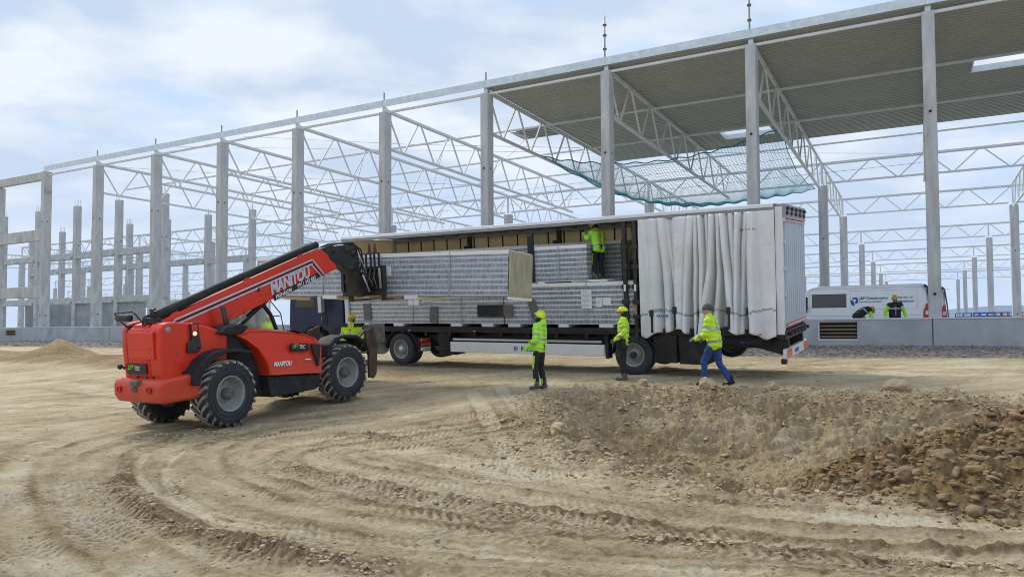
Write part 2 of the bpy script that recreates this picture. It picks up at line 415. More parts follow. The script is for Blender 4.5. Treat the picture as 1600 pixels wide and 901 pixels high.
ORD = ['leftmost', 'second from the left', 'third from the left', 'fourth from the left', 'fifth from the left', 'sixth from the left', 'seventh from the left', 'eighth from the left', 'ninth from the left', 'tenth from the left', 'eleventh from the left', 'twelfth from the left', 'thirteenth from the left', 'fourteenth from the left', 'fifteenth from the left']
def ORDX(k): return ORD[k] if k < len(ORD) else ['sixteenth', 'seventeenth', 'eighteenth', 'nineteenth', 'twentieth', 'twenty first', 'twenty second', 'twenty third', 'twenty fourth', 'twenty fifth', 'twenty sixth', 'twenty seventh'][k - 15] + ' from the left'
NTH = ['first', 'second', 'third', 'fourth', 'fifth', 'sixth', 'seventh', 'eighth']
# hall grid: n counts six metre bays along the front, row metres inward
AL = .5125
U = Vector((math.cos(AL), -math.sin(AL), 0)); V = Vector((math.sin(AL), math.cos(AL), 0)); P9 = Vector((14.87, 25.81, 0))
def bl(n, row, h): return P9 + U * ((n - 9) * 6) + V * row + Vector((0, 0, h + CZ))
from bpy_extras.object_utils import world_to_camera_view as w2c
bpy.context.view_layer.update()
def px(p):
    c = w2c(sc, cam, Vector(p)); return c.x * 1600, (1 - c.y) * 900, c.z
# ------------------------------------------------------------------ ground
def vnoise(x, y, seed=0):
    xi = np.floor(x).astype(np.int64); yi = np.floor(y).astype(np.int64)
    xf = x - xi; yf = y - yi
    def h(a, b):
        n = (a * 374761393 + b * 668265263 + seed * 1274126177) & 0x7fffffff
        n = ((n ^ (n >> 13)) * 1274126177) & 0x7fffffff
        return ((n ^ (n >> 16)) & 0xffff) / 65535.0
    u = xf * xf * (3 - 2 * xf); v = yf * yf * (3 - 2 * yf)
    return (h(xi, yi) * (1 - u) + h(xi + 1, yi) * u) * (1 - v) + (h(xi, yi + 1) * (1 - u) + h(xi + 1, yi + 1) * u) * v
def fbm(x, y, f, o=4, seed=0, gain=.5):
    s = 0; a = 1; t = 0
    for i in range(o):
        s = s + a * (vnoise(x * f + 13.7 * i, y * f - 7.3 * i, seed + i) - .5); t += a; a *= gain; f *= 2.03
    return s / t * 2
def sstep(a, b, x):
    t = np.clip((x - a) / (b - a), 0, 1); return t * t * (3 - 2 * t)
QX = [-60, -24, -20.5, -18.5, -16.8, -14.6, -13, -11, -8, -5, -1, 0, 400]
QZ = [0, 0, -.03, .07, .22, .47, .58, .70, .83, .97, 1.21, 1.25, 1.27]
def qof(x, y): return (x - P9.x) * V.x + (y - P9.y) * V.y
PIT = np.array([(1.0, 15.9), (.55, 13.6), (.8, 11.6), (1.5, 9.6), (2.5, 8.15), (4.2, 7.9), (7, 8.2), (14, 8.0), (17, 10), (13, 11.2), (9.8, 12.9), (7.0, 14.6), (4.8, 15.55), (3, 16.35)])
def poly_sd(x, y, P):
    d = np.full(x.shape, 1e9); ins = np.zeros(x.shape, bool)
    for i in range(len(P)):
        a = P[i]; b = P[(i + 1) % len(P)]
        ex, ey = b - a; wx = x - a[0]; wy = y - a[1]
        t = np.clip((wx * ex + wy * ey) / (ex * ex + ey * ey), 0, 1)
        d = np.minimum(d, (wx - ex * t) ** 2 + (wy - ey * t) ** 2)
        c = ((a[1] > y) != (b[1] > y)) & (x < (b[0] - a[0]) * (y - a[1]) / (b[1] - a[1] + 1e-12) + a[0])
        ins ^= c
    d = np.sqrt(d); return np.where(ins, d, -d)
def crom(P, n=8):
    P = [P[0]] + list(P) + [P[-1]]; out_ = []
    for i in range(1, len(P) - 2):
        p0, p1, p2, p3 = [np.array(P[k], float) for k in (i - 1, i, i + 1, i + 2)]
        for j in range(n):
            t = j / n
            out_.append(.5 * ((2 * p1) + (-p0 + p2) * t + (2 * p0 - 5 * p1 + 4 * p2 - p3) * t * t + (-p0 + 3 * p1 - 3 * p2 + p3) * t ** 3))
    out_.append(np.array(P[-2], float)); return np.array(out_)
TRK = [
 # path, half width, depth, paleness, tread
 ([(-2.91, 15.58), (-4.42, 14.84), (-5.28, 13.79), (-5.22, 12.28), (-5.07, 10.94), (-4.78, 9.97), (-4.28, 9.0), (-3.65, 8.12), (-2.98, 7.47), (-2.58, 7.09), (-1.85, 6.63), (-1.38, 6.42), (-.72, 6.11), (.1, 5.87), (1.5, 5.53), (4, 5.0)], .06, .012, 1.0, 0),
 ([(-1.02, 15.13), (-3.32, 13.95), (-4.64, 12.13), (-4.57, 10.66), (-4.26, 9.64), (-3.87, 8.8), (-3.37, 8.02), (-2.75, 7.39), (-1.91, 6.85), (-.97, 6.36), (.6, 5.86), (2.43, 5.52), (5, 5)], .05, .012, .8, 0),
 ([(-2.2, 15.2), (-4.0, 14.3), (-4.95, 12.9), (-4.9, 11.3), (-4.55, 10.0), (-4.0, 8.9), (-3.3, 7.9), (-2.5, 7.05), (-1.4, 6.35), (0, 5.75), (2, 5.3)], .24, .035, .25, 1),
 ([(-4.27, 13.97), (-5.56, 13.07), (-5.8, 11.57), (-5.28, 9.87), (-4.45, 8.46), (-3.64, 7.4), (-2.84, 6.58), (-2.1, 5.92), (-1.54, 5.53), (-.5, 4.9)], .22, .03, .2, 1),
 ([(-4.98, 14.63), (-6.33, 13.79), (-6.49, 11.57), (-5.65, 9.64), (-4.72, 8.13), (-3.81, 6.91), (-2.91, 5.93), (-2.45, 5.46), (-1.8, 4.8)], .22, .03, .3, 1),
 ([(.26, 14.81), (-1.57, 13.28), (-2.92, 12.29), (-3.44, 11.26), (-3.32, 10.28), (-2.72, 9.42), (-1.57, 8.44), (-.52, 7.65), (.7, 6.88), (2.22, 6.25), (3.92, 5.65), (6, 5)], .25, .045, .35, 1),
 ([(.94, 13.64), (-.85, 12.59), (-2.16, 11.59), (-2.57, 10.84), (-2.18, 9.88), (-1.04, 8.81), (.14, 7.95), (1.33, 7.12), (2.86, 6.49), (4.28, 6.16), (6, 5.8)], .24, .04, .45, 1),
 ([(-.65, 17.37), (-.31, 14.95), (-.04, 12.43), (.18, 10.4), (.4, 8.45)], .17, .03, .75, 2),
 ([(-.06, 18.0), (.36, 14.81), (.6, 11.84), (.85, 9.43)], .15, .025, .5, 2),
 ([(1.9, 7.6), (2.58, 7.35), (3.26, 7.1), (4.02, 6.85), (4.6, 6.5), (6, 6.0)], .25, .01, .8, 0),
 ([(-1.9, 11.9), (-.9, 10.7), (-.2, 9.9), (.5, 9.2), (1.49, 8.6)], .42, .02, .8, 1),
 ([(-11.71, 17.63), (-10.97, 18.94), (-8.95, 18.12), (-6, 16.5)], .5, .03, .5, 1),
 ([(-15.45, 23.24), (-13.25, 22.53), (-10.11, 20.13), (-7, 19)], .5, .03, .4, 1),
 ([(-8.6, 10.5), (-8.43, 14.16), (-8.09, 15.6), (-6.98, 16.9)], .4, .03, .5, 1),
 ([(-5.0, 6.4), (-5.72, 8.65), (-6.21, 9.88), (-6.7, 10.85), (-7.3, 12.27), (-7.6, 14.17)], .3, .03, .5, 1),
 ([(-16, 30.5), (-6.51, 21.6), (-1.33, 20.2), (3.92, 20.74), (8.89, 19.95), (16, 16.6)], .5, .05, .5, 1),
 ([(-10, 24.5), (-6.0, 19.9), (-1.33, 18.4), (3.92, 18.9), (8.89, 17.9), (16, 14.8)], .45, .04, .6, 1),
 ([(-4.16, 6.3), (-3.51, 5.77), (-3.05, 5.47), (-2, 4.6)], .25, .03, .4, 1),
 ([(-1.2, 5.3), (.5, 5.05), (2.5, 4.85), (5, 4.6)], .3, .03, .3, 1),
 ([(5.5, 5.3), (3.6, 5.9), (1.6, 6.55), (-.1, 7.4), (-1.6, 8.6), (-2.4, 9.6)], .12, .03, .7, 2),
]
_extra = []
for q_, (P_, w_, d_, pl_, t_) in enumerate(list(TRK)):
    if q_ in (2, 4, 5, 6, 13):
        A_ = crom(P_, 3); T_ = np.gradient(A_, axis=0); T_ /= np.maximum(1e-6, np.hypot(T_[:, 0], T_[:, 1]))[:, None]
        for o_ in (-.95, -.5, .55, 1.1):
            _extra.append(([tuple(p) for p in A_ + np.stack([-T_[:, 1], T_[:, 0]], 1) * (o_ + .12 * math.sin(q_ * 3 + o_ * 5))], .10 + .06 * ((q_ * 7 + int(o_ * 10)) % 3), .012, .22 * ((q_ + int(o_ * 10)) % 3 - .35), 1 if (q_ + int(o_ * 10)) % 2 else 0))
TRK += _extra
RDG = [([(-4.6, 9.4), (-4.34, 8.55), (-3.45, 7.4), (-2.65, 6.55), (-1.87, 6.1), (-1.39, 5.8), (-.9, 5.5)], .10, .075),
       ([(-2.7, 9.9), (-2.41, 9.34), (-1.08, 8.21), (-.03, 7.4), (.8, 6.85)], .11, .07),
       ([(-6.2, 12.6), (-5.4, 12.75), (-4.9, 13.5)], .12, .06),
       ([(1.2, 6.35), (2.6, 5.9), (4.0, 5.35)], .09, .05),
       ([(-2.9, 13.0), (-2.2, 12.6), (-1.5, 12.2)], .1, .05)]
def pathfield(x, y, P, w, fn):
    P = crom(P)
    mrg = w * 3 + .2
    sel = np.where((x > P[:, 0].min() - mrg) & (x < P[:, 0].max() + mrg) & (y > P[:, 1].min() - mrg) & (y < P[:, 1].max() + mrg))[0]
    xs = x[sel]; ys = y[sel]; best = np.full(xs.shape, 1e9); lat = np.zeros(xs.shape); arc = np.zeros(xs.shape); s = 0
    for i in range(len(P) - 1):
        a = P[i]; e = P[i + 1] - a; L = math.hypot(*e)
        if L < 1e-6: continue
        near = np.where((xs > min(a[0], a[0] + e[0]) - mrg) & (xs < max(a[0], a[0] + e[0]) + mrg) & (ys > min(a[1], a[1] + e[1]) - mrg) & (ys < max(a[1], a[1] + e[1]) + mrg))[0]
        if len(near):
            wx = xs[near] - a[0]; wy = ys[near] - a[1]
            t = np.clip((wx * e[0] + wy * e[1]) / (L * L), 0, 1)
            d = np.hypot(wx - e[0] * t, wy - e[1] * t)
            b = d < best[near]; k = near[b]
            best[k] = d[b]; lat[k] = (d * np.sign(e[0] * wy - e[1] * wx))[b]; arc[k] = (s + t * L)[b]
        s += L
    m = best < mrg
    fn(sel[m], best[m], lat[m], arc[m], s)
def ground_fields(x, y, fine=True):
    """height, paleness, ochre, gravel"""
    x = np.asarray(x, float).ravel(); y = np.asarray(y, float).ravel()
    q = qof(x, y)
    z = np.interp(q, QX, QZ)
    z = z + fbm(x, y, .22, 3, 5) * .05 * sstep(-1, -4, q)
    pale = .58 + .26 * fbm(x, y, .45, 4, 21) + .22 * fbm(x, y, 2.2, 4, 31, .62)
    och = np.zeros_like(z)
    grav = sstep(-5.2, -4.2, q + .5 * fbm(x, y, .8, 3, 3)) * sstep(400, 200, q)
    # long sweeping streaks of many vehicle passes
    ang = np.arctan2(y - 10.5, x + 2.0); rad = np.hypot(x + 2.0, y - 10.5)
    st = fbm(rad * 4.2, ang * 1.6, 1.0, 5, 44, .62)
    streakw = sstep(15, 10, y)
    pale = pale + .20 * st * streakw
    z = z + .013 * st * streakw
    st2 = fbm((y - .35 * x) * 2.6, x * .22, 1.0, 5, 47, .62)
    pale = pale + .34 * st2 * (1 - streakw) * sstep(-3.5, -6, q)
    z = z + .03 * st2 * (1 - streakw) * sstep(-3.5, -6, q)
    inpit = poly_sd(x, y, PIT)
    pitm = sstep(-.5, .3, inpit)
    sd = inpit + .22 * fbm(x, y, .9, 3, 61)
    # vehicle tracks
    for P, w, dep, pl, tr in TRK:
        def fn(i, d, lat, arc, L):
            ends = np.clip(np.minimum(arc, L - arc) / .8, 0, 1)
            k = sstep(w * 1.15, w * .8, d) * ends * (1 - pitm[i]) * (.55 + .45 * np.clip(fbm(x[i], y[i], 1.3, 2, 77) * 2 + .5, 0, 1))
            rim_ = np.exp(-((d - w * 1.25) / (w * .28 + .02)) ** 2) * ends * (1 - pitm[i])
            z[i] += -dep * .55 * k + dep * .5 * rim_ * (.6 + fbm(x[i], y[i], 4, 2, 9))
            pale[i] += pl * k * .42 * np.clip(.75 + 1.3 * fbm(x[i], y[i], 1.7, 4, 173), .1, 1.4) - .15 * rim_
            if tr:
                ph = arc / (.105 if tr == 1 else .115) + np.abs(lat) / .13 + .25 * fbm(x[i], y[i], 2, 2, 172)
                c = np.clip(np.sin(ph * 2 * math.pi) * 1.6, -1, 1) * np.clip(.45 + 1.6 * fbm(x[i], y[i], 1.1, 3, 171), 0, 1)
                z[i] += c * k * (.0105 if tr == 1 else .013)
                pale[i] += c * k * .24
        pathfield(x, y, P, w, fn)
    for P, w, hh in RDG:
        def fn(i, d, lat, arc, L):
            ends = np.clip(np.minimum(arc, L - arc) / .5, 0, 1)
            n_ = .5 + fbm(x[i], y[i], 2.3, 3, 91) + .7 * np.abs(fbm(x[i], y[i], 11, 2, 93))
            k = np.exp(-(d / w) ** 2) * ends
            z[i] += hh * k * np.clip(n_, 0, 2)
            pale[i] -= .30 * k; och[i] += .30 * k
        pathfield(x, y, P, w, fn)
    # the excavated hollow
    dep = sstep(0, 2.3, sd + .3) * .98
    floor_ = -.64 + .12 * fbm(x, y, .6, 3, 71)
    zp = z * (1 - dep) + floor_ * dep
    rough_ = sstep(-.25, .5, sd)
    ridged = 1 - np.abs(fbm(x, y, 1.5, 4, 81, .55)) * 2
    terr = np.abs(fbm(x * .8, y * 3.0, 2.0, 3, 83)) 
    lump = np.maximum(fbm(x, y * 1.8, 4.5, 3, 85), 0)
    crag = sstep(.0, .35, sd) * sstep(3.0, 1.4, sd)
    zp = zp + crag * (.16 * fbm(x * .8, y * 2.4, 1.0, 4, 143, .6) + .15 * np.abs(fbm(x * .7, y * 2.8, 2.0, 4, 145, .6)))
    st_ = .17 + .05 * fbm(x, y, .5, 2, 147); zz_ = (zp + .30 * fbm(x * .7, y * 1.3, .9, 4, 141, .6)) / st_; ti_ = np.floor(zz_); tf_ = zz_ - ti_
    zp = zp + crag * .85 * st_ * (sstep(.52, .9, tf_) - tf_) * np.clip(.7 + 1.5 * fbm(x, y, 1.3, 2, 149), 0, 1)
    z = np.where(sd > -.35, zp + rough_ * (.09 * (ridged - .5) + .16 * terr * (.3 + dep * (1 - dep) * 3.0) + .10 * lump + .07 * np.abs(fbm(x, y * 1.5, 7.5, 3, 86))), z)
    berm = np.exp(-((sd + .12) / .38) ** 2) * sstep(-30, -16.5, q) * 1.0
    z = z + berm * (.05 + .13 * np.maximum(fbm(x, y, 2.4, 3, 87), -.2) + .10 * np.maximum(fbm(x, y, 6.5, 2, 88), 0))
    loose = np.exp(-((sd - .1) / .9) ** 2)
    z = z + loose * .05 * np.maximum(fbm(x, y, 9, 2, 89), 0)
    pale = pale * (1 - .55 * pitm) + pitm * (.26 + .34 * fbm(x, y, 1.3, 4, 95) + .25 * fbm(x, y, 5, 2, 96)) 
    och = och + pitm * (.34 + .35 * np.maximum(fbm(x, y, .7, 3, 97), 0))
    # loose patch left of the hollow
    lp = np.exp(-(((x + .2) / 1.2) ** 2 + ((y - 12.2) / 2.2) ** 2))
    z = z + lp * .03 * fbm(x, y, 4, 3, 99); pale = pale - .25 * lp
    # ochre spoil heap on the right
    hd = np.hypot((x - 8.0) * .98, (y - 9.0) * 1.35) + .35 * fbm(x, y, .9, 3, 101)
    hh = np.maximum(0, 1.34 - .31 * hd)
    hm = sstep(0, .12, hh)
    zh = hh + hm * (.14 * (1 - np.abs(fbm(x, y, 1.9, 3, 103)) * 2) + .16 * np.maximum(fbm(x, y, 4.2, 3, 104), 0) + .09 * np.maximum(fbm(x, y, 9, 2, 106), -.1) + .04 * fbm(x, y, 17, 2, 105)) - .06
    z = np.where(hh > 0, np.maximum(z, zh + np.minimum(z, 0) * .6), z)
    och = och * (1 - hm) + hm * (.75 + .35 * fbm(x, y, 1.7, 3, 107)); pale = pale * (1 - hm) + hm * (.1 + .3 * fbm(x, y, 3, 3, 109))
    # low bank and cone of earth by the left part of the plinth
    for cx_, cy_, r_, h_ in ((-18.3, 31.2, 1.9, .80), (-22.3, 32.6, 3.6, .42), (-27, 35.5, 3.6, .45), (-13.2, 28.3, 2.6, .35), (-15.5, 29.4, 2.0, .32)):
        d = np.hypot(x - cx_, y - cy_) / r_
        b = np.maximum(0, 1 - d) ** 1.15 * h_ * (1 + .35 * fbm(x, y, 1.1, 3, 111))
        z = z + b; k = sstep(0, .1, b); och += .45 * k; grav = grav * (1 - k); pale = pale - .25 * k
    # clods and grain
    if fine:
        n1_ = fbm(x, y, 3.2, 4, 121); n2_ = fbm(x, y, 9.5, 3, 123); amp = .62 + .65 * np.clip(.5 - pale, 0, 1) + .8 * pitm
        z = z + amp * (.022 * n1_ + .018 * n2_ + .030 * np.maximum(n2_ - .2, 0) + .020 * fbm(x, y, 22, 2, 125)) + .007 * fbm(x, y, 30, 1, 129)
        pale = pale + .16 * n2_ + .10 * fbm(x, y, 24, 2, 126)
        z = z + grav * .025 * np.abs(fbm(x, y, 6, 3, 127))
    return z, np.clip(pale, 0, 1), np.clip(och, 0, 1), np.clip(grav, 0, 1)
def stretch(a, b, step, lo, hi, g=1.09):
    c = list(np.arange(a, b, step)); s = step; v = c[-1]
    while v < hi: s *= g; v += s; c.append(v)
    s = step; v = c[0]; L_ = []
    while v > lo: s *= g; v -= s; L_.append(v)
    return np.array(L_[::-1] + c)
xs = stretch(-5.4, 6.6, .018, -2600, 2600, 1.035)
# the rows: finest where the ground is nearest
ys = [-40., -25, -14, -7, -3, 0, 2, 3.2, 4.0]; v_ = 4.4
while v_ < 3500:
    ys.append(v_); v_ += max(.015, .0026 * v_ * (1 + max(0, v_ - 30) * .05))
ys = np.array(ys)
GX, GY = np.meshgrid(xs, ys)
gz_, gp_, go_, gg_ = ground_fields(GX, GY)
# land falls away into a shallow valley, with hills far off
far = np.hypot(GX, GY).ravel()
qf = qof(GX.ravel(), GY.ravel())
gz_ = gz_ + sstep(180, 700, qf) * (-6)
nv = len(gz_); ny, nx = GX.shape
me = bpy.data.meshes.new('ground')
me.vertices.add(nv)
me.vertices.foreach_set('co', np.stack([GX.ravel(), GY.ravel(), gz_], 1).ravel())
ii = np.arange(nv).reshape(ny, nx)
quads = np.stack([ii[:-1, :-1], ii[:-1, 1:], ii[1:, 1:], ii[1:, :-1]], -1).reshape(-1, 4)
nf = len(quads)
me.loops.add(nf * 4); me.polygons.add(nf)
me.loops.foreach_set('vertex_index', quads.ravel())
me.polygons.foreach_set('loop_start', np.arange(nf) * 4)
me.polygons.foreach_set('loop_total', np.full(nf, 4))
me.polygons.foreach_set('use_smooth', np.ones(nf, bool))
at_ = me.color_attributes.new('soil', 'FLOAT_COLOR', 'POINT')
at_.data.foreach_set('color', np.stack([gp_, go_, gg_, np.ones(nv)], 1).ravel())
me.update()
print('ground verts', nv)
def ground_mat():
    m = bpy.data.materials.new('site_soil')
    t, b = nodes(m); N, Lk = t.nodes, t.links
    at = N.new('ShaderNodeVertexColor'); at.layer_name = 'soil'
    sp = N.new('ShaderNodeSeparateColor'); Lk.new(at.outputs['Color'], sp.inputs[0])
    co = N.new('ShaderNodeTexCoord')
    def noise(sc_, det, ro):
        n = N.new('ShaderNodeTexNoise'); n.inputs['Scale'].default_value = sc_; n.inputs['Detail'].default_value = det; n.inputs['Roughness'].default_value = ro
        Lk.new(co.outputs['Object'], n.inputs['Vector']); return n.outputs['Fac']
    def madd(a, k, c, clamp=False):
        n = N.new('ShaderNodeMath'); n.operation = 'MULTIPLY_ADD'; n.inputs[1].default_value = k; n.use_clamp = clamp
        Lk.new(a, n.inputs[0])
        if isinstance(c, (int, float)): n.inputs[2].default_value = c
        else: Lk.new(c, n.inputs[2])
        return n.outputs[0]
    nA = noise(9, 10, .72); nB = noise(42, 8, .75); nC = noise(2.1, 8, .7)
    s = madd(nA, .75, madd(nB, .85, madd(nC, .4, -1.0)))
    ad_ = N.new('ShaderNodeMath'); ad_.operation = 'ADD'; ad_.use_clamp = True; Lk.new(s, ad_.inputs[0]); Lk.new(sp.outputs[0], ad_.inputs[1])
    r = N.new('ShaderNodeValToRGB'); e = r.color_ramp.elements
    e[0].position = 0; e[0].color = (.25, .175, .098, 1)
    e[1].position = 1; e[1].color = (.76, .665, .48, 1)
    k = e.new(.28); k.color = (.44, .335, .200, 1)
    k = e.new(.60); k.color = (.60, .482, .305, 1)
    Lk.new(ad_.outputs[0], r.inputs[0])
    oc = N.new('ShaderNodeValToRGB'); e = oc.color_ramp.elements
    e[0].position = .3; e[0].color = (.18, .108, .046, 1); e[1].position = .72; e[1].color = (.46, .305, .145, 1)
    Lk.new(nA, oc.inputs[0])
    m1 = N.new('ShaderNodeMixRGB'); Lk.new(sp.outputs[1], m1.inputs[0]); Lk.new(r.outputs[0], m1.inputs[1]); Lk.new(oc.outputs[0], m1.inputs[2])
    vo = N.new('ShaderNodeTexVoronoi'); vo.inputs['Scale'].default_value = 11
    Lk.new(co.outputs['Object'], vo.inputs['Vector'])
    gr = N.new('ShaderNodeValToRGB'); e = gr.color_ramp.elements
    e[0].position = .2; e[0].color = (.16, .135, .115, 1); e[1].position = .8; e[1].color = (.42, .37, .32, 1)
    vs_ = N.new('ShaderNodeSeparateColor'); Lk.new(vo.outputs['Color'], vs_.inputs[0]); Lk.new(vs_.outputs[0], gr.inputs[0])
    m2 = N.new('ShaderNodeMixRGB'); Lk.new(sp.outputs[2], m2.inputs[0]); Lk.new(m1.outputs[0], m2.inputs[1]); Lk.new(gr.outputs[0], m2.inputs[2])
    Lk.new(m2.outputs[0], b.inputs['Base Color'])
    b.inputs['Roughness'].default_value = .95; b.inputs['Specular IOR Level'].default_value = .2
    bu = N.new('ShaderNodeBump'); bu.inputs['Strength'].default_value = .8; bu.inputs['Distance'].default_value = .05
    Lk.new(nB, bu.inputs['Height'])
    b2 = N.new('ShaderNodeBump'); b2.inputs['Strength'].default_value = .75; b2.inputs['Distance'].default_value = .09
    Lk.new(nA, b2.inputs['Height']); Lk.new(bu.outputs[0], b2.inputs['Normal'])
    Lk.new(b2.outputs[0], b.inputs['Normal'])
    return m
M['soil'] = ground_mat()
me.materials.append(M['soil'])
go = bpy.data.objects.new('ground', me); COL.objects.link(go); tag(go, kind='structure')
def gz(x, y): return float(ground_fields([x], [y])[0][0])
# far hills
M['hill'] = mat('haze_tinted_hill', (.20, .27, .36), .95, var=.12, vs=.004)  # air haze painted into the blue-grey base colour of the hills
def hills(name, x0, x1, y0, hgt, seed, base=-6):
    mb = MB(); n = 60; rows = 8
    v = []
    for j in range(rows):
        t = j / (rows - 1)
        for i in range(n):
            x = x0 + (x1 - x0) * i / (n - 1); y = y0 + (j * 90)
            e = math.sin(math.pi * i / (n - 1)) ** .6
            hh = hgt * e * math.sin(math.pi * min(1, t * 1.1)) * (.75 + .5 * float(fbm(np.array([x]), np.array([y]), .0022, 3, seed)[0] + .3))
            v.append((x, y, base + max(hh, -2)))
    f = [(j * n + i, j * n + i + 1, (j + 1) * n + i + 1, (j + 1) * n + i) for j in range(rows - 1) for i in range(n - 1)]
    mb.add(v, f, 0, True)
    o = mb.build(name, 'hill'); tag(o, kind='structure'); return o
hills('hills', 760, 1700, 1450, 78, 3)
hills('hills', -1500, -250, 1300, 22, 8)
# clods and stones: nobody could count them
def clod_mesh(seed, n=2):
    bm = bmesh.new(); bmesh.ops.create_icosphere(bm, subdivisions=n, radius=1)
    r = random.Random(seed)
    ax = Vector((r.uniform(.8, 1.25), r.uniform(.7, 1.1), r.uniform(.45, .9)))
    pl = [(Vector((r.gauss(0, 1), r.gauss(0, 1), r.gauss(0, 1))).normalized(), r.uniform(.35, .8)) for _ in range(11)]
    for v in bm.verts:
        p = v.co.copy()
        for nn, dd in pl:
            k = p.dot(nn)
            if k > dd: p -= nn * (k - dd)
        p *= 1 + r.uniform(-.10, .10)
        v.co = Vector((p.x * ax.x, p.y * ax.y, p.z * ax.z))
    vs_ = np.array([v.co[:] for v in bm.verts]); fs_ = np.array([[v.index for v in f.verts] for f in bm.faces]); bm.free()
    return vs_, fs_
CL = [clod_mesh(s) for s in range(10)]
def clods(name, pts, mtname):
    VV = []; FF = []; o = 0
    r = np.random.RandomState(5)
    for (x, y, z, s) in pts:
        v, f = CL[r.randint(10)]
        a = r.uniform(0, 6.28); c, s_ = math.cos(a), math.sin(a)
        v = v * s * np.array([1, 1, r.uniform(.7, 1.1)])
        v = np.stack([v[:, 0] * c - v[:, 1] * s_ + x, v[:, 0] * s_ + v[:, 1] * c + y, v[:, 2] + z + s * .12], 1)
        VV.append(v); FF.append(f + o); o += len(v)
    VV = np.concatenate(VV); FF = np.concatenate(FF)
    me = bpy.data.meshes.new(name); me.vertices.add(len(VV)); me.vertices.foreach_set('co', VV.ravel())
    me.loops.add(FF.size); me.polygons.add(len(FF)); me.loops.foreach_set('vertex_index', FF.ravel())
    me.polygons.foreach_set('loop_start', np.arange(len(FF)) * 3); me.polygons.foreach_set('loop_total', np.full(len(FF), 3))
    me.update(); me.materials.append(M[mtname])
    o_ = bpy.data.objects.new(name, me); COL.objects.link(o_); return o_
M['clodpale'] = mat('dry_clods', (.43, .335, .21), .95, var=.22, vs=1.5, bump=.6, bs=30)
M['clodochre'] = mat('ochre_clods', (.255, .172, .09), .95, var=.4, vs=2.3, bump=.8, bs=26, dirt=(.30, .215, .13), dirt_amt=.5, dirt_scale=1.5)
M['gravel'] = mat('grey_gravel', (.27, .24, .21), .9, var=.4, vs=6)
def scatter(n, fx, szf, seed):
    r = np.random.RandomState(seed); P = fx(r, n); sz = szf(r, len(P))
    z = ground_fields(P[:, 0], P[:, 1])[0]
    return [(P[i, 0], P[i, 1], z[i], sz[i]) for i in range(len(P))]
def f_pit(r, n):
    P = np.stack([r.uniform(-.8, 12, n * 4), r.uniform(7, 17.5, n * 4)], 1)
    d = poly_sd(P[:, 0], P[:, 1], PIT)
    pr = np.exp(-((d - .25) / .6) ** 2) + .18 * (d > 0) + .5 * np.exp(-((P[:, 0] - 1.4) ** 2 + (P[:, 1] - 11) ** 2) / 2.5)
    hq = np.hypot((P[:, 0] - 8.0) * .98, (P[:, 1] - 9.0) * 1.35)
    return P[(r.uniform(0, 1, len(P)) < pr) & (hq > 4.2)][:n]
sz_small = lambda r, n: .012 + .018 * r.exponential(1, n).clip(0, 5)
c1 = scatter(15000, f_pit, lambda r, n: .008 + .0125 * r.exponential(1, n).clip(0, 8), 1)
def f_all(r, n):
    y = 4.7 + 14 * r.uniform(0, 1, n) ** 1.5; return np.stack([r.uniform(-1, 1, n) * (y * .75), y], 1)
c2 = scatter(6000, f_all, lambda r, n: .005 + .005 * r.exponential(1, n).clip(0, 6), 2)
def f_r(r, n):
    out_ = []
    for P, w, h_ in RDG:
        P = crom(P); k = r.randint(0, len(P), n // len(RDG)); out_.append(P[k] + r.normal(0, w * .9, (n // len(RDG), 2)))
    return np.concatenate(out_)
c3 = scatter(3200, f_r, lambda r, n: .008 + .009 * r.exponential(1, n).clip(0, 4), 3)
tag(clods('dry_clods', c1 + c2 + c3, 'clodpale'), 'pale dry clods and crumbs of earth lying loose around the hollow and along the ruts', 'clods', kind='stuff')
def f_heap(r, n):
    P = np.stack([r.uniform(3, 11, n * 3), r.uniform(6, 11.5, n * 3)], 1)
    hd = np.hypot((P[:, 0] - 8.0) * .98, (P[:, 1] - 9.0) * 1.35)
    return P[hd < 4.35 + r.normal(0, .25, len(P))][:n]
c4 = scatter(15000, f_heap, lambda r, n: .010 + .019 * r.exponential(1, n).clip(0, 6.5), 4)
tag(clods('ochre_clods', c4, 'clodochre'), 'dark ochre clods covering the spoil heap at the right edge', 'clods', kind='stuff')
def f_grav(r, n):
    s = r.uniform(-8, 9.6, n); q = -r.uniform(.1, 4.6, n) ** 1.0
    a = (s - 9) * 6
    return np.stack([P9.x + U.x * a + V.x * q, P9.y + U.y * a + V.y * q], 1)
c5 = scatter(9000, f_grav, lambda r, n: .02 + .02 * r.exponential(1, n).clip(0, 3), 6)
tag(clods('gravel', c5, 'gravel'), 'grey crushed stone strip running along the foot of the plinth', 'gravel', kind='stuff')
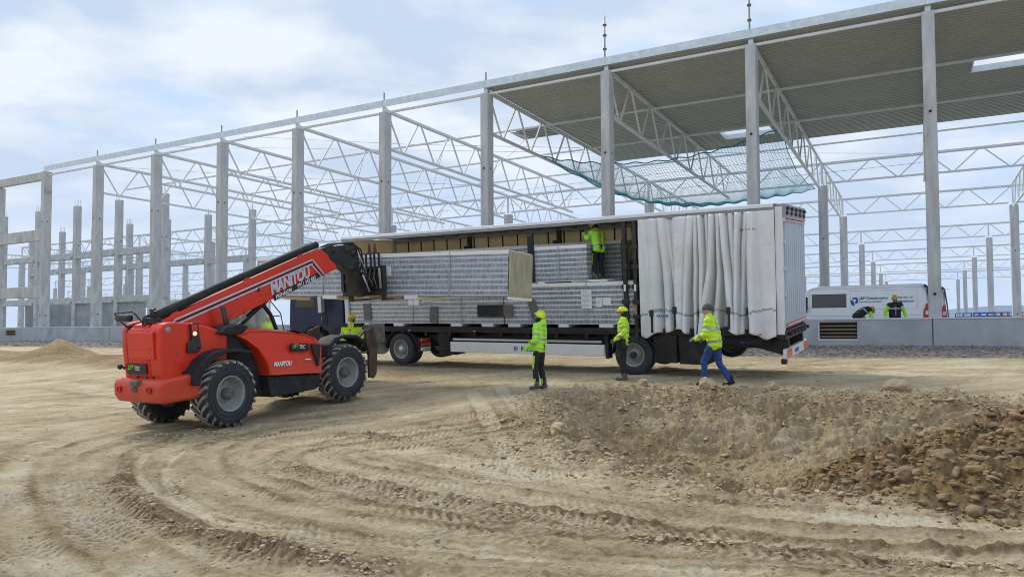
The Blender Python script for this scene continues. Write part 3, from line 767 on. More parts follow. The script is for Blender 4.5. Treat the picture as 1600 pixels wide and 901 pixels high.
def rock(x, y, s, sx, label, mt='clodpale', sink=.15, sz=1.0):
    bm = bmesh.new(); bmesh.ops.create_icosphere(bm, subdivisions=4, radius=1); r = random.Random(sx * 13 + 1)
    pl = [(Vector((r.gauss(0, 1), r.gauss(0, 1), r.gauss(0, .8))).normalized(), r.uniform(.62, .9)) for _ in range(9)]
    P_ = np.array([v.co[:] for v in bm.verts])
    nz_ = fbm(P_[:, 0] * 1 + 9 * sx, P_[:, 1] + P_[:, 2] * 1.3, 1.6, 5, sx)
    for v, q_ in zip(bm.verts, nz_):
        p = v.co.copy()
        for nn, dd in pl:
            k = p.dot(nn)
            if k > dd: p -= nn * (k - dd) * .9
        p *= 1 + .22 * q_
        v.co = Vector((p.x * s * 1.1, p.y * s * .9, p.z * s * .8 * sz))
    me_ = bpy.data.meshes.new('rock'); bm.to_mesh(me_); bm.free(); me_.materials.append(M[mt])
    o = bpy.data.objects.new('rock', me_); COL.objects.link(o)
    o.location = (x, y, gz(x, y) + s * (.45 - sink)); o.rotation_euler = (0, 0, sx)
    tag(o, label, 'rock', 'rocks around the hollow'); return o
rock(7.75, 14.55, .25, 2, 'biggest pale block of earth on the far rim of the hollow', sz=.9)
rock(1.3, 11.1, .14, 3, 'rounded stone at the near left edge of the hollow')
rock(.95, 11.9, .17, 5, 'upright pale rock on the left slope of the hollow, behind the rounded stone')
rock(1.05, 12.6, .13, 7, 'smaller rock just behind the upright pale rock left of the hollow')
rock(5.6, 15.3, .11, 1, 'pointed clod standing on the rim right of the walking man', sz=1.2)
rock(4.40, 15.75, .17, 6, 'rounded earth block hiding the walking man\'s left boot', sz=1.05)
rock(3.2, 16.6, .12, 8, 'low lump of earth in front of the feet of the man with the tool belt')
rock(3.1, 8.25, .13, 4, 'pale stone on the near lip of the hollow', sz=.8)
rock(4.75, 8.05, .13, 9, 'largest brown lump at the left foot of the ochre spoil heap', 'clodochre')
rock(4.35, 8.0, .12, 0, 'brown lump beside the largest one at the foot of the spoil heap', 'clodochre')
rock(5.6, 7.75, .12, 2, 'grey brown stone half way along the front of the spoil heap', 'clodochre')
m_ = MB(); m_.tube([(0, 0, 0), (.05, .01, .01), (.10, .0, .0)], [.03, .034, .02], 8)
o_ = m_.build('crushed_can', 'decalblue'); o_.location = (4.35, 10.9, gz(4.35, 10.9) + .05); o_.rotation_euler = (.1, .2, .6)
tag(o_, 'small crushed blue can lying on the floor of the hollow', 'can')
# ------------------------------------------------------------------ the hall
ANG = -AL
def bframe(n, row, h): return frame(bl(n, row, h), U, V, Vector((0, 0, 1)))
FLOOR = -.42
# hall floor slab: one sheet inside the plinth
mb = MB(); c = [bl(-22, .35, FLOOR), bl(30, .35, FLOOR), bl(30, 190, FLOOR), bl(-22, 190, FLOOR)]
v = [tuple(p) for p in c] + [(p[0], p[1], p[2] - .3) for p in c]
mb.add(v, [(0, 1, 2, 3), (0, 4, 5, 1), (1, 5, 6, 2), (2, 6, 7, 3), (3, 7, 4, 0)])
tag(mb.build('hall_floor', 'concrete2', smooth=False), kind='structure')
def visible(p, m=25, ymax=520): 
    a = px(p); return a[2] > 0 and -m < a[0] < 1600 + m
def hole_disc(mb, c, r, nrm_axis, mi):
    pass
_colmesh = {}
def column(n, row, w, d, top, label, group, post=0.0, corbels=(), rods=False, matn='concrete', holes=True):
    key = (w, d, round(top, 2), matn, holes)
    t = thing('concrete_column', label, 'column', bframe(n, row, FLOOR), group)
    if key not in _colmesh:
        H = top - FLOOR; mb = MB()
        mb.box((0, 0, 0), (w, d, H))
        _colmesh[key] = mb.build('shaft', matn, t, bevel=.02, seg=1)
    else:
        dup(_colmesh[key], t)
    if holes:
        H = top - FLOOR
        for z in (H - 3.55, 1.7):
            for side_ in (0, 1):
                mb = MB()
                if side_ == 0: mb.add([(w / 2 + .05 * math.cos(a), -.007, z + .05 * math.sin(a)) for a in [k * math.pi / 6 for k in range(12)]], [tuple(range(12))])
                else: mb.add([(w + .007, d / 2 + .05 * math.cos(a), z + .05 * math.sin(a)) for a in [k * math.pi / 6 for k in range(12)]], [tuple(range(12))])
                mb.build('anchor_hole', 'darkhole', t, fix=False)
    if post:
        mb = MB(); mb.box((w / 2 - .09, d * .3, top - FLOOR), (w / 2 + .09, d * .3 + .18, top - FLOOR + post))
        mb.box((w / 2 - .14, d * .3 - .04, top - FLOOR), (w / 2 + .14, d * .3 + .22, top - FLOOR + .025))
        mb.build('steel_post', 'galv', t)
    for z, side in corbels:
        mb = MB()
        mb.prism([(w, z - .35), (w + .22, z - .12), (w + .22, z), (w, z)] if side > 0 else [(0, z - .35), (0, z), (-.22, z), (-.22, z - .12)], d * .2, d * .8)
        mb.build('corbel', matn, t, bevel=.01, seg=1)
    if rods:
        for a, b in ((.1, .1), (w - .1, .1), (.1, d - .1), (w - .1, d - .1)):
            mb = MB(); mb.tube([(a, b, top - FLOOR), (a, b, top - FLOOR + .55)], .012, 5); mb.build('starter_bar', 'rust', t)
    return t
# front row, n = -1 .. 9 from left to right
k = 0
for n in range(-1, 11):
    top = 11.19 if n > 0 else 11.43 - (.58 if n == -1 else 0)
    lab = f'tall concrete column of the front row, {ORD[k]} in the picture'
    if n == 9: lab = 'tall concrete column of the front row at the right, in front of the white van'
    if n == 10: lab = 'concrete column of the front row just past the right edge of the picture'
    k += 1
    column(n, 0, .40, .56, top, lab, 'front row columns', post=(.28 if n > 0 else 0), corbels=((10.2 - FLOOR, 1),) if n == 0 else ())
# concrete block at the left: two interior rows
for row, n0, n1, nm in ((9.5, -4, 0, 'first'), (18.7, -6, 0, 'second')):
    k = 0
    for n in range(n0, n1 + 1):
        if not visible(bl(n, row, 8)): continue
        column(n, row, .5, .5, 11.4 if row < 28 else 10.4, f'concrete column with starter bars, {nm} inner row of left block, {ORD[k]}', 'columns of the unfinished left block', corbels=((7.05 - FLOOR, 1), (3.1 - FLOOR, 1)), rods=row < 28)
        k += 1
# precast beams
def beam(n0, n1, row, z, h, w, label, thick_ledge=True):
    L = (n1 - n0) * 6 - .44
    t = thing('concrete_beam', label, 'beam', bframe(n0, row, z), 'precast beams of the left block')
    mb = MB(); mb.box((.42, .08, -h), (.42 + L, .08 + w, 0)); mb.build('web', 'concrete', t, bevel=.02, seg=1)
    if thick_ledge:
        mb = MB(); mb.box((.46, -.10, -h), (.40 + L, .077, -h + .22)); mb.build('ledge', 'concrete', t, bevel=.01, seg=1)
LV = ('upper', 'lower')
bi = 0
for lv, z in enumerate((7.35, 3.35)):
    for n in range(-2, 0):
        beam(n, n + 1, 0, z, .78, .32, f'{LV[lv]} precast beam in the front row of the left block, {"at the picture edge" if n == -2 else "beside the leftmost full column"}', False)
    for n in range(-4, 0):
        beam(n, n + 1, 9.5, z - .15, .55, .35, f'{LV[lv]} precast beam, first inner row of left block, {ORD[n + 4]}')
    for n in range(-6, 0):
        beam(n, n + 1, 18.7, z - .1, .6, .35, f'{LV[lv]} precast beam, second inner row of left block, {ORD[n + 6]}')
t = thing('concrete_beam', 'long roof level concrete beam running off the left edge on top of the front columns', 'beam', bframe(-2, 0, 11.43), 'precast beams of the left block')
mb = MB(); mb.box((0, .1, -.55), (11.9, .42, 0)); mb.build('web', 'concrete', t, bevel=.02, seg=1)
# infill walls on the ground floor of the left block
def infill(n0, n1, row, h, label, m='concrete2'):
    mb = MB(); mb.box((.5, .15, 0), ((n1 - n0) * 6 - .03, .35, h)); o = mb.build('infill_wall', m, bevel=.01, seg=1)
    o.matrix_world = bframe(n0, row, FLOOR); tag(o, label, 'wall', 'grey infill walls')
infill(-2, -1, 9.5, 3.05, 'grey infill wall low in the left block, left of the two side by side')
infill(-1, -.35, 9.5, 3.05, 'grey infill wall low in the left block, right of the two side by side')
mb = MB(); mb.box((0, 0, 0), (.25, 6.2, 3.3)); o = mb.build('infill_wall', 'concrete2', bevel=.01, seg=1); o.matrix_world = bframe(-3.35, 9.9, FLOOR)
tag(o, 'dark cross wall on the ground floor of the left block, next to the leftmost columns', 'wall', 'grey infill walls')
# plinth: precast kerb wall pieces
def plinth(n0, n1, label, holes=()):
    L = (n1 - n0) * 6
    t = thing('plinth_wall', label, 'wall', bframe(n0, 0, -.5), 'plinth wall pieces')
    mb = MB(); x = 0.0
    z1 = .915
    for (a, b, lo, hi) in holes:
        mb.box((x, -.18, -.3), (a, -.02, z1)); mb.box((a, -.18, -.3), (b, -.02, lo)); mb.box((a, -.18, hi), (b, -.02, z1)); x = b
    mb.box((x, -.18, -.3), (L - .03, -.02, z1))
    mb.build('panel', 'plinth', t, bevel=.012 if not holes else 0, seg=1)
    mb = MB(); mb.box((-.0, -.20, z1 + .003), (L - .02, .02, z1 + .055)); mb.build('cap', 'cap', t)
    mb = MB(); mb.box((.02, -.165, -.3), (L - .05, -.03, -.02)) 
    for (a, b, lo, hi) in holes:
        m2 = MB()
        m2.box((a - .05, -.19, lo - .05), (b + .03, -.175, lo)); m2.box((a - .05, -.19, lo), (a, -.175, hi)); 
        m2.build('opening_frame', 'cap', t)
        m3 = MB(); m3.box((a, -.05, lo), (b, -.03, hi)); 
        m3.build('opening_back', 'darkhole', t)
        m4 = MB()
        for q_ in range(5): m4.box((a + .02, -.12, lo + .06 + q_ * .13), (b - .02, -.06, lo + .10 + q_ * .13))
        m4.build('slats', 'wood', t)
segs = [(-4, -.3), (-.3, 1.4), (1.4, 3.4), (3.4, 5.4), (5.4, 7.33), (7.33, 9.02), (9.02, 11.2), (11.2, 13)]
for i, (a, b) in enumerate(segs):
    hl = ()
    if i == 5: hl = ((6.54, 7.79, .23, .84),)
    if i == 0: hl = ((20.2, 21.5, .35, .78),)
    plinth(a, b, {0: 'plinth wall piece at the far left with a small opening in it', 1: 'plinth wall piece behind the low earth cone at the left', 2: 'plinth wall piece behind the red telehandler',
                  3: 'plinth wall piece behind the truck cab', 4: 'plinth wall piece behind the middle of the trailer', 5: 'plinth wall piece beside the trailer rear with a slatted rectangular opening',
                  6: 'plain plinth wall piece at the right edge of the picture', 7: 'plinth wall piece beyond the right edge'}[i], hl)
# edge beams along the front
for n in range(0, 11):
    t = thing('edge_beam', f'galvanised eaves beam between the front columns, bay {NTH[n] if n < 8 else ["ninth", "tenth", "eleventh"][n - 8]} from the left', 'beam', bframe(n, 0, 0), 'eaves beams along the front')
    mb = MB(); mb.box((.21, .05, 11.44), (6.20, .09, 11.78)); mb.box((.21, .093, 11.75), (6.20, .30, 11.78)); mb.build('flashing', 'galv' if n < 6 else 'galv', t)
    mb = MB(); mb.box((.35, .22, 11.14), (6.05, .32, 11.24)); mb.build('eaves_tube', 'steel', t)
for n in range(1, 10):
    if n in (7, 8): continue
    mb = MB(); mb.box((0, 0, 0), (.06, .06, .42)); o = mb.build('stub_post', 'wire'); o.matrix_world = bframe(n + .03, .15, 11.78)
    tag(o, f'short steel stub sticking up above the eaves at the {ORD[n + 1]} front column', 'post', 'stubs above the eaves')
for n, hh, lab in ((7, 2.0, 'thin scaffold pole rising above the eaves over the second column of the roofed part'), (8, 2.6, 'tall scaffold pole with red clamp at the top edge above the trailer')):
    t = thing('scaffold_pole', lab, 'pole', bframe(n + .03, .1, 11.6))
    mb = MB(); mb.tube([(0, 0, 0), (0, 0, hh)], .035, 8); mb.build('pole', 'wire', t)
    for z in (.5, 1.1, 1.55):
        mb = MB(); mb.box((-.07, -.05, z), (.07, .05, z + .08)); mb.build('coupler', 'redlens' if (n == 8 and z == 1.55) else 'grime', t)
    if n == 8:
        mb = MB(); mb.bar((0, 0, 1.55), (.9, .3, 1.75), .035); mb.build('red_strap', 'redlens', t)
        mb = MB(); mb.prism([(.85, 1.78), (1.05, 1.80), (.82, 1.50), (.80, 1.52)], .25, .29); mb.build('hook', 'black', t)
t = MB(); t.tube([bl(8.18, .2, 13.4), bl(9.5, .3, 13.75), bl(11, .4, 13.9)], .012, 4); tag(t.build('safety_rope', 'redlens'), 'red safety rope stretched above the roof edge at the top of the picture', 'rope')
# ---- trusses
_tm = {}
def member(key, fn, mt, parent, name):
    if key not in _tm:
        mb = MB(); fn(mb); _tm[key] = mb.build(name, mt, parent)
        return _tm[key]
    return dup(_tm[key], parent)
def truss(mw, L, top, bot, pitch, label, group, cs=.13, ds=.075, first=0.0, name='roof_truss', mt='steel', end_posts=False, cat='truss'):
    t = thing(name, label, cat, mw, group)
    key = (L, top, bot, pitch, cs, mt, first)
    member(key + ('t',), lambda m: (m.box((first, -cs / 2, top - cs), (L, cs / 2, top)), m.box((first, -cs * .2, top - cs - .05), (L, cs * .2, top - cs))), mt, t, 'top_chord')
    b0 = first + (0 if pitch < 0 else .3)
    member(key + ('b',), lambda m: m.box((b0, -cs / 2, bot), (L - .3, cs / 2, bot + cs * .9)), mt, t, 'bottom_chord')
    p = abs(pitch); nn = int(round((L - first) / p)); p = (L - first) / nn
    sp = .12
    for i in range(nn):
        a = first + i * p
        def dn(m): m.bar((sp + .02, 0, top - cs * .9), (p / 2 - sp * .7, 0, bot + cs * .7), ds)
        def up_(m): m.bar((p / 2 + sp * .7, 0, bot + cs * .7), (p - sp, 0, top - cs * .9), ds)
        for kk, fn in (('d', dn), ('u', up_)):
            o = member((round(p, 3), top, bot, cs, ds, mt, kk), fn, mt, t, 'diagonal')
            o.parent = t; o.matrix_local = Matrix.Translation((a, 0, 0))
    if end_posts:
        for a in (first,):
            o = member((top, bot, cs, mt, 'post'), lambda m: m.box((-.07, -.07, bot), (.07, .07, top - .01)), mt, t, 'end_post')
            o.parent = t; o.matrix_local = Matrix.Translation((a, 0, 0))
    return t
TT, TB = 11.40, 9.35
def vframe(n, row, h): return frame(bl(n, row, h), V, -U, Vector((0, 0, 1)))
BN = ['', 'first', 'second', 'third', 'fourth', 'fifth', 'sixth', 'seventh', 'eighth', 'ninth', 'tenth', 'eleventh']
for n in range(1, 12):
    truss(vframe(n + .033, .3, 0), 23.9, TT, TB, 3.0, f'roof truss behind the front row, {BN[n]} from the left' + (', under the roof sheets' if n >= 6 else ', open to the sky'), 'front span roof trusses', cs=.13, ds=.07)
for n in (-10, -8, -6, -4, -2, 0, 2, 4, 6, 8, 10):
    truss(vframe(n + .033, 24.6, 0), 14.9, TT, TB + .1, 2.5, f'shorter second span roof truss behind the {BN[n]} front truss' if n > 0 else f'second span roof truss seen through the left block, {ORD[(n + 10) // 2]}', 'second span roof trusses', cs=.12, ds=.065)
rows = (24.0, 39.5, 62.9, 87.0, 111.0, 135.0)
RN = ('second', 'third', 'fourth', 'fifth', 'sixth', 'seventh')
for ri, row in enumerate(rows):
    n0 = (-8, -12, -18, -24, -30, -34)[ri]; n1 = 16
    k = 0; kc = 0
    for n in range(n0, n1, 2):
        a = px(bl(n, row, 10)); b = px(bl(n + 2, row, 10))
        if b[0] > -20 and a[0] < 1620 and a[2] > 0 and b[2] > 0:
            truss(bframe(n + .04, row + .28, 0), 12.0, 11.30, 9.85, 3.0, f'lengthwise lattice girder over the {RN[ri]} column row of the hall, {ORDX(k)}', 'lattice girders over the inner column rows', cs=.13, ds=.07, name='lattice_girder', cat='girder', end_posts=True)
            k += 1
    for n in range(n0, n1 + 1, 2):
        a = px(bl(n, row, 5))
        if -20 < a[0] < 1620 and a[2] > 0:
            column(n, row, .56, .56, 9.72, f'concrete column of the {RN[ri]} row inside the hall, {ORDX(kc)}', 'inner columns of the hall', post=0, holes=row < 40)
            kc += 1
# longitudinal tubes
for row, z in ((6.0, 11.12), (12.0, 11.12), (18.0, 11.12)):
    for n in range(0 if row < 7 else 1, 11):
        if not (px(bl(n + 1, row, 11))[0] > 0 and px(bl(n, row, 11))[0] < 1600): continue
        mb = MB(); mb.box((.28, 0, 0), (6.12, .085, .085)); o = mb.build('purlin_tube', 'steel'); o.matrix_world = bframe(n, row + .3, z)
        tag(o, f'thin steel tie tube between trusses, {("nearest", "middle", "farthest")[int(row / 6) - 1]} line, {ORD[n]}', 'tube', 'tie tubes between trusses')
# bracing wires
wires = [((2.03, 1, 11.9), (9, 26, 11.6)), ((1.03, .4, 11.2), (5, 12.3, 9.5)), ((4.03, 6, 11.2), (3.03, 11.8, 9.5)), ((5.03, 6, 11.3), (4.03, 13, 9.5)), ((3, 2, 12.0), (6, 12, 11.2)), ((5.03, 10, 9.5), (6.03, 6, 11.2)), ((0, 20, 10.9), (8, 20, 10.9)), ((1, 22, 10.2), (9, 22, 10.2))]
for i, (a, b) in enumerate(wires):
    mb = MB(); A_ = bl(*[a[0], a[1], a[2]]); B_ = bl(*b); mid = (A_ + B_) / 2 - Vector((0, 0, .15)); mb.tube([A_, mid, B_], .012, 4)
    tag(mb.build('bracing_wire', 'wire'), f'thin bracing wire strung between the open roof trusses, {ORD[i]}', 'wire', 'bracing wires')
# roof deck sheets
def deck(label, n0, n1, r0, r1, holes):
    xs_ = sorted(set([n0 * 6, n1 * 6] + [h[0] * 6 for h in holes] + [h[1] * 6 for h in holes]))
    prof = []; pit = .28; r = r0
    while r < r1 - 1e-3:
        for a, z in ((0, 0), (.12, 0), (.16, .09), (.24, .09)): prof.append((r + a, z))
        r += pit
    prof.append((r, 0))
    mb = MB()
    for i in range(len(xs_) - 1):
        xa, xb = xs_[i], xs_[i + 1]; xm = (xa + xb) / 2
        for j in range(len(prof) - 1):
            ra, za = prof[j]; rb, zb = prof[j + 1]; rm = (ra + rb) / 2
            if any(h[0] * 6 < xm < h[1] * 6 and h[2] < rm < h[3] for h in holes): continue
            mb.add([(xa, ra, za), (xb, ra, za), (xb, rb, zb), (xa, rb, zb)], [(0, 1, 2, 3)])
    o = mb.build('deck', 'deck'); s_ = o.modifiers.new('s', 'SOLIDIFY'); s_.thickness = .004
    t = thing('roof_deck', label, 'roof', bframe(0, 0, 11.42)); o.parent = t
    for h in holes:
        m2 = MB(); a, b, c_, d_ = h[0] * 6, h[1] * 6, h[2], h[3]
        m2.box((a - .05, c_ - .05, -.02), (b + .05, c_, .25)); m2.box((a - .05, d_, -.02), (b + .05, d_ + .05, .25)); m2.box((a - .05, c_, -.02), (a, d_, .25)); m2.box((b, c_, -.02), (b + .05, d_, .25))
        m2.build('skylight_frame', 'galv', t)
    return t
deck('corrugated roof sheeting over the right part of the hall with two skylight openings', 6.04, 13, .10, 17.2, [(7.33, 7.78, 13.2, 15.2), (9.33, 10.6, 7.3, 8.9)])
t = thing('roof_sheets', 'small stack of corrugated roof sheets lying on the trusses left of the finished roof', 'roof sheets', bframe(5.55, 7.4, 11.36))
for i in range(3):
    mb = MB()
    for j in range(6):
        mb.box((.3 + i * .35, j * .3, .05 * i), (2.7, j * .3 + .17, .05 * i + .02)); mb.box((.3 + i * .35, j * .3 + .17, .05 * i + .03), (2.7, j * .3 + .3, .05 * i + .045))
    mb.build('sheet', 'deck', t)
# safety net
def net():
    t = thing('safety_net', 'teal safety net sagging under the roof trusses above the trailer', 'net')
    A_, B_, C_, D_ = bl(6.1, 5.5, 9.25), bl(6.1, 19.5, 9.2), bl(7.98, 23.6, 9.45), bl(7.98, 9.5, 10.2)
    nu, nv = 76, 76; P = {}
    for i in range(nu + 1):
        for j in range(nv + 1):
            u, v = i / nu, j / nv
            p = A_ * (1 - u) * (1 - v) + D_ * u * (1 - v) + B_ * (1 - u) * v + C_ * u * v
            e = 4 * u * (1 - u); s = math.sin(math.pi * (v * .85 + .12))
            bow = 1 - math.sin(math.pi * v) * .0
            p = p - Vector((0, 0, 1.5 * e * (.35 + .65 * s) + .35 * math.sin(math.pi * v)))
            p += V * (.6 * e * (v - .5) * -1) + U * (.25 * math.sin(math.pi * v) * (1 - 2 * u))
            P[i, j] = p + Vector((0, 0, .05 * math.sin(i * .9 + j * .3)))
    mb = MB(); r = .0075
    for i in range(nu + 1):
        mb.tube([P[i, j] for j in range(nv + 1)], r, 3, caps=False)
    for j in range(nv + 1):
        mb.tube([P[i, j] for i in range(nu + 1)], r, 3, caps=False)
    mb.build('mesh', 'netteal', t, fix=False)
    for nm, pts in (('edge_rope', [P[i, 0] for i in range(nu + 1)]), ('edge_rope', [P[i, nv] for i in range(nu + 1)]), ('edge_rope', [P[0, j] for j in range(nv + 1)]), ('edge_rope', [P[nu, j] for j in range(nv + 1)])):
        m2 = MB(); m2.tube([p for k_, p in enumerate(pts)], .030 if pts[-1] == P[nu, 0] else .022, 6); m2.build(nm, 'netrope', t)
net()
# ------------------------------------------------------------------ truck trailer
def rotb(th, pi_, ro):
    a = Vector((-math.cos(th), math.sin(th), 0)); b = Vector((math.sin(th), math.cos(th), 0)); u = Vector((0, 0, 1))
    a2 = a * math.cos(pi_) + u * math.sin(pi_); u2 = u * math.cos(pi_) - a * math.sin(pi_)
    b2 = b * math.cos(ro) + u2 * math.sin(ro); u3 = u2 * math.cos(ro) - b * math.sin(ro)
    return a2, b2, u3
ta, tb, tu = rotb(.5644, .01328, .0896)
TO = Vector((6.543, 17.071, 1.7965))
TM = frame(TO, ta, -tb, tu)         # local: x towards the cab, y = minus depth (near side y=0, far side y=-2.5), z up
def TP(s, b, u): return TO + ta * s + tb * b + tu * u
def wheel(parent, c, Rr, w, rim_r, name='wheel', tread=True, rimm='rim', side=1, hub='black', mirror=1):
    e = bpy.data.objects.new(name, None); COL.objects.link(e); e.parent = parent; e.matrix_local = Matrix.Translation(c) @ Matrix.Diagonal((1, mirror, 1, 1))
    s = w
    mb = MB(); mb.lathe([(rim_r, 0.02), (rim_r + .03, -.005), (Rr * .80, .0), (Rr * .93, .012), (Rr * .985, .045), (Rr, .09), (Rr, s - .09), (Rr * .985, s - .045), (Rr * .93, s - .01), (rim_r + .02, s), (rim_r, s - .03)], 48)
    if tread:
        for g in (.25, .5, .75):
            pass
    mb.build('tyre', 'rubber', e)
    mb = MB(); mb.lathe([(rim_r + .005, .0), (rim_r - .02, .0), (rim_r - .035, .03), (rim_r * .86, .05), (rim_r * .80, .13), (rim_r * .52, .15), (rim_r * .45, .06), (rim_r * .36, .04), (rim_r * .30, .03), (0.001, .028)], 36)
    mb.lathe([(rim_r, s - .05), (0.001, s - .06)], 36)
    for k in range(10):
        a = k * math.pi / 5; mb.tube([(rim_r * .62 * math.cos(a), .145, rim_r * .62 * math.sin(a)), (rim_r * .62 * math.cos(a), .12, rim_r * .62 * math.sin(a))], .016, 6)
    mb.build('rim', rimm, e)
    mb = MB(); mb.lathe([(rim_r * .32, .05), (rim_r * .30, .0), (rim_r * .2, -.015), (.001, -.017)], 20); mb.build('hub', hub, e)
    return e
tr = thing('semi_trailer', 'white curtain sided semi trailer with its side open and panels loaded inside', 'trailer', TM)
def L(mb, name, m, bevel=0, par=None): return mb.build(name, m, par or tr, bevel=bevel, seg=2)
# chassis
mb = MB(); mb.box((0.05, -.04, -.17), (13.55, -2.46, -.005)); L(mb, 'floor', 'black', .01)
mb = MB(); mb.box((.3, -.55, -.50), (12.9, -.68, -.17)); mb.box((.3, -1.85, -.50), (12.9, -1.98, -.17))
for s in np.arange(.5, 13, .9): mb.box((s, -.1, -.28), (s + .08, -2.4, -.175))
L(mb, 'chassis_rails', 'black')
mb = MB(); mb.box((.3, -.0, -.10), (13.55, .03, .0)); L(mb, 'side_rave', 'blackpl')
for s in (.5, 3.9, 6.2, 8.5, 10.9, 13.0):
    mb = MB(); mb.box((s, .032, -.13), (s + .10, .045, -.10)); L(mb, 'side_marker', 'orange')
# roof
mb = MB(); mb.box((.18, -.0, 2.72), (13.6, .05, 2.80)); mb.box((.18, -.003, 2.80), (13.6, .03, 2.86)); L(mb, 'cant_rail', 'greymetal', .008)
mb = MB(); mb.box((.18, .052, 2.795), (13.6, .02 + .055, 2.87)); mb.box((.12, .05, 2.862), (13.65, -2.53, 2.885)); L(mb, 'roof', 'white', .006)
mb = MB()
for s in np.arange(.8, 13.2, .62): mb.box((s, -.02, 2.78), (s + .06, -2.46, 2.84))
L(mb, 'roof_bows', 'greymetal')
mb = MB(); mb.box((.2, -2.47, 2.70), (13.6, -2.53, 2.86)); L(mb, 'far_cant_rail', 'greymetal')
# front bulkhead
mb = MB(); mb.box((13.52, -.05, 0), (13.58, -2.48, 2.80)); L(mb, 'bulkhead', 'beige')
mb = MB(); mb.box((13.45, .02, -.05), (13.62, -.10, 2.79)); L(mb, 'front_corner_post', 'alu', .01)
mb = MB(); mb.box((13.45, -2.4, -.05), (13.62, -2.53, 2.79)); L(mb, 'front_corner_post', 'alu', .01)
# far side: lining, black straps and laths
mb = MB(); mb.box((.2, -2.50, 0), (13.5, -2.485, 2.72)); L(mb, 'far_curtain', 'beige')
for i, s in enumerate(np.arange(.75, 13.3, .55)):
    mb = MB(); mb.box((s, -2.482, .05), (s + .045, -2.47, 2.72)); L(mb, 'lining_strap', 'blackpl')
for z in (.6, 1.15, 1.7, 2.2):
    mb = MB(); mb.box((.3, -2.465, z), (6.8, -2.44, z + .09)); L(mb, 'lath', 'grime')
for s in (3.0, 6.9, 10.2):
    mb = MB(); mb.box((s, -2.46, 0), (s + .13, -2.37, 2.75)); mb.box((s - .03, -2.44, 1.9), (s + .25, -2.34, 2.45)); L(mb, 'far_pillar', 'black')
# near side: front pillar pushed together
for s in (3.52, 3.80):
    mb = MB()
    mb.box((s, .035, -.35), (s + .10, -.07, 2.72)); 
    for z in (.25, .62, 1.0, 1.5, 2.0): mb.box((s - .04, .055, z), (s + .14, -.02, z + .12))
    L(mb, 'sliding_pillar', 'black', .006)
    mb = MB(); mb.box((s + .02, .058, .95), (s + .075, .066, 1.12)); L(mb, 'pillar_sticker', 'paper')
mb = MB(); mb.box((3.54, .06, .35), (3.60, .075, .60)); L(mb, 'pillar_handle', 'wood')
mb = MB(); mb.box((3.40, -.1, 0.2), (3.48, -.16, 2.2)); L(mb, 'blue_strap', 'blue')
# curtain bunched at the rear
def curtain():
    ns, nu_ = 420, 60
    r = random.Random(4)
    # fold centres (s), width, depth
    folds = []
    s = 3.42
    cs = [(3.34, .07, .06), (3.08, .15, .13), (2.80, .10, .22), (2.66, .06, .10), (2.38, .16, .20), (2.16, .07, .26), (2.02, .05, .20), (1.90, .05, .26), (1.76, .045, .14), (1.63, .07, .28), (1.44, .06, .20), (1.28, .075, .28), (1.10, .06, .16), (.97, .055, .26), (.82, .05, .14), (.70, .06, .20), (.48, .09, .06)]
    v = []
    for j in range(nu_ + 1):
        u = j / nu_; z = 2.73 - 2.87 * u
        for i in range(ns + 1):
            s0 = .17 + 3.28 * i / ns
            sw = s0 + .12 * math.sin(s0 * 2.3 + 1) * u * (1 - .3 * u) + .05 * math.sin(3 * u + s0 * 4)
            d = 0
            for c_, w, a in cs:
                lean = .20 * math.sin(c_ * 9) * (u - .2)
                t = (sw - c_ - lean) / (w * (1.05 + .25 * u))
                d = max(d, a * (.45 + .75 * u ** .7) * math.exp(-abs(t) ** 4 * .8))
            d += .012 * math.sin(9 * sw + 5 * u) + .02 * math.sin(u * 17 + sw * 2.0) * u * .4
            d -= .010 * math.exp(-(((z + .02 * math.sin(s0 * 9)) % .43 - .2) / .012) ** 2) - .006 * math.exp(-(((z + .02 * math.sin(s0 * 9)) % .43 - .225) / .014) ** 2)
            edge = .16 * math.exp(-((s0 - 1.50) / .3) ** 2) + .05 * (1 if 2.1 < s0 < 2.85 else 0) - .06 * math.sin(s0 * 4.0 + .6) + .045 * math.sin(s0 * 11)
            zz = z + (edge * u ** 3) 
            win = float(np.clip((s0 - .72) / .15, 0, 1) * np.clip((3.0 - s0) / .15, 0, 1)); v.append((s0, .05 - .26 * win * (.35 + .65 * min(1, u * 2.2)) + d * (1 + .55 * win), zz))
    f = [(j * (ns + 1) + i, j * (ns + 1) + i + 1, (j + 1) * (ns + 1) + i + 1, (j + 1) * (ns + 1) + i) for j in range(nu_) for i in range(ns)]
    mb = MB(); mb.add(v, f, 0, True)
    o = mb.build('side_curtain', ['tarp', 'tarpband'], tr, fix=True)
    nz_ = fbm(np.array([p[0] * 1.5 for p in v]), np.array([p[2] for p in v]), 2.5, 4, 7)
    for k_, vv in enumerate(o.data.vertices): vv.co.y += .022 * float(nz_[k_]) if k_ < len(nz_) else 0
    for p in o.data.polygons:
        z = p.center.z
        if .37 < z - .06 * math.sin(p.center.x * 5) - p.center.y * .12 < .42: p.material_index = 1
        if p.center.x < .95 and (2.28 < z < 2.33 and p.center.x > .55 and int(p.center.x * 25) % 2): p.material_index = 1
    s_ = o.modifiers.new('s', 'SOLIDIFY'); s_.thickness = .006
    return v, ns, nu_
cv, cns, cnu = curtain()
def cpt(s, u):
    i = int(round((s - .17) / 3.28 * cns)); j = int(round(u * cnu)); return Vector(cv[j * (cns + 1) + i])
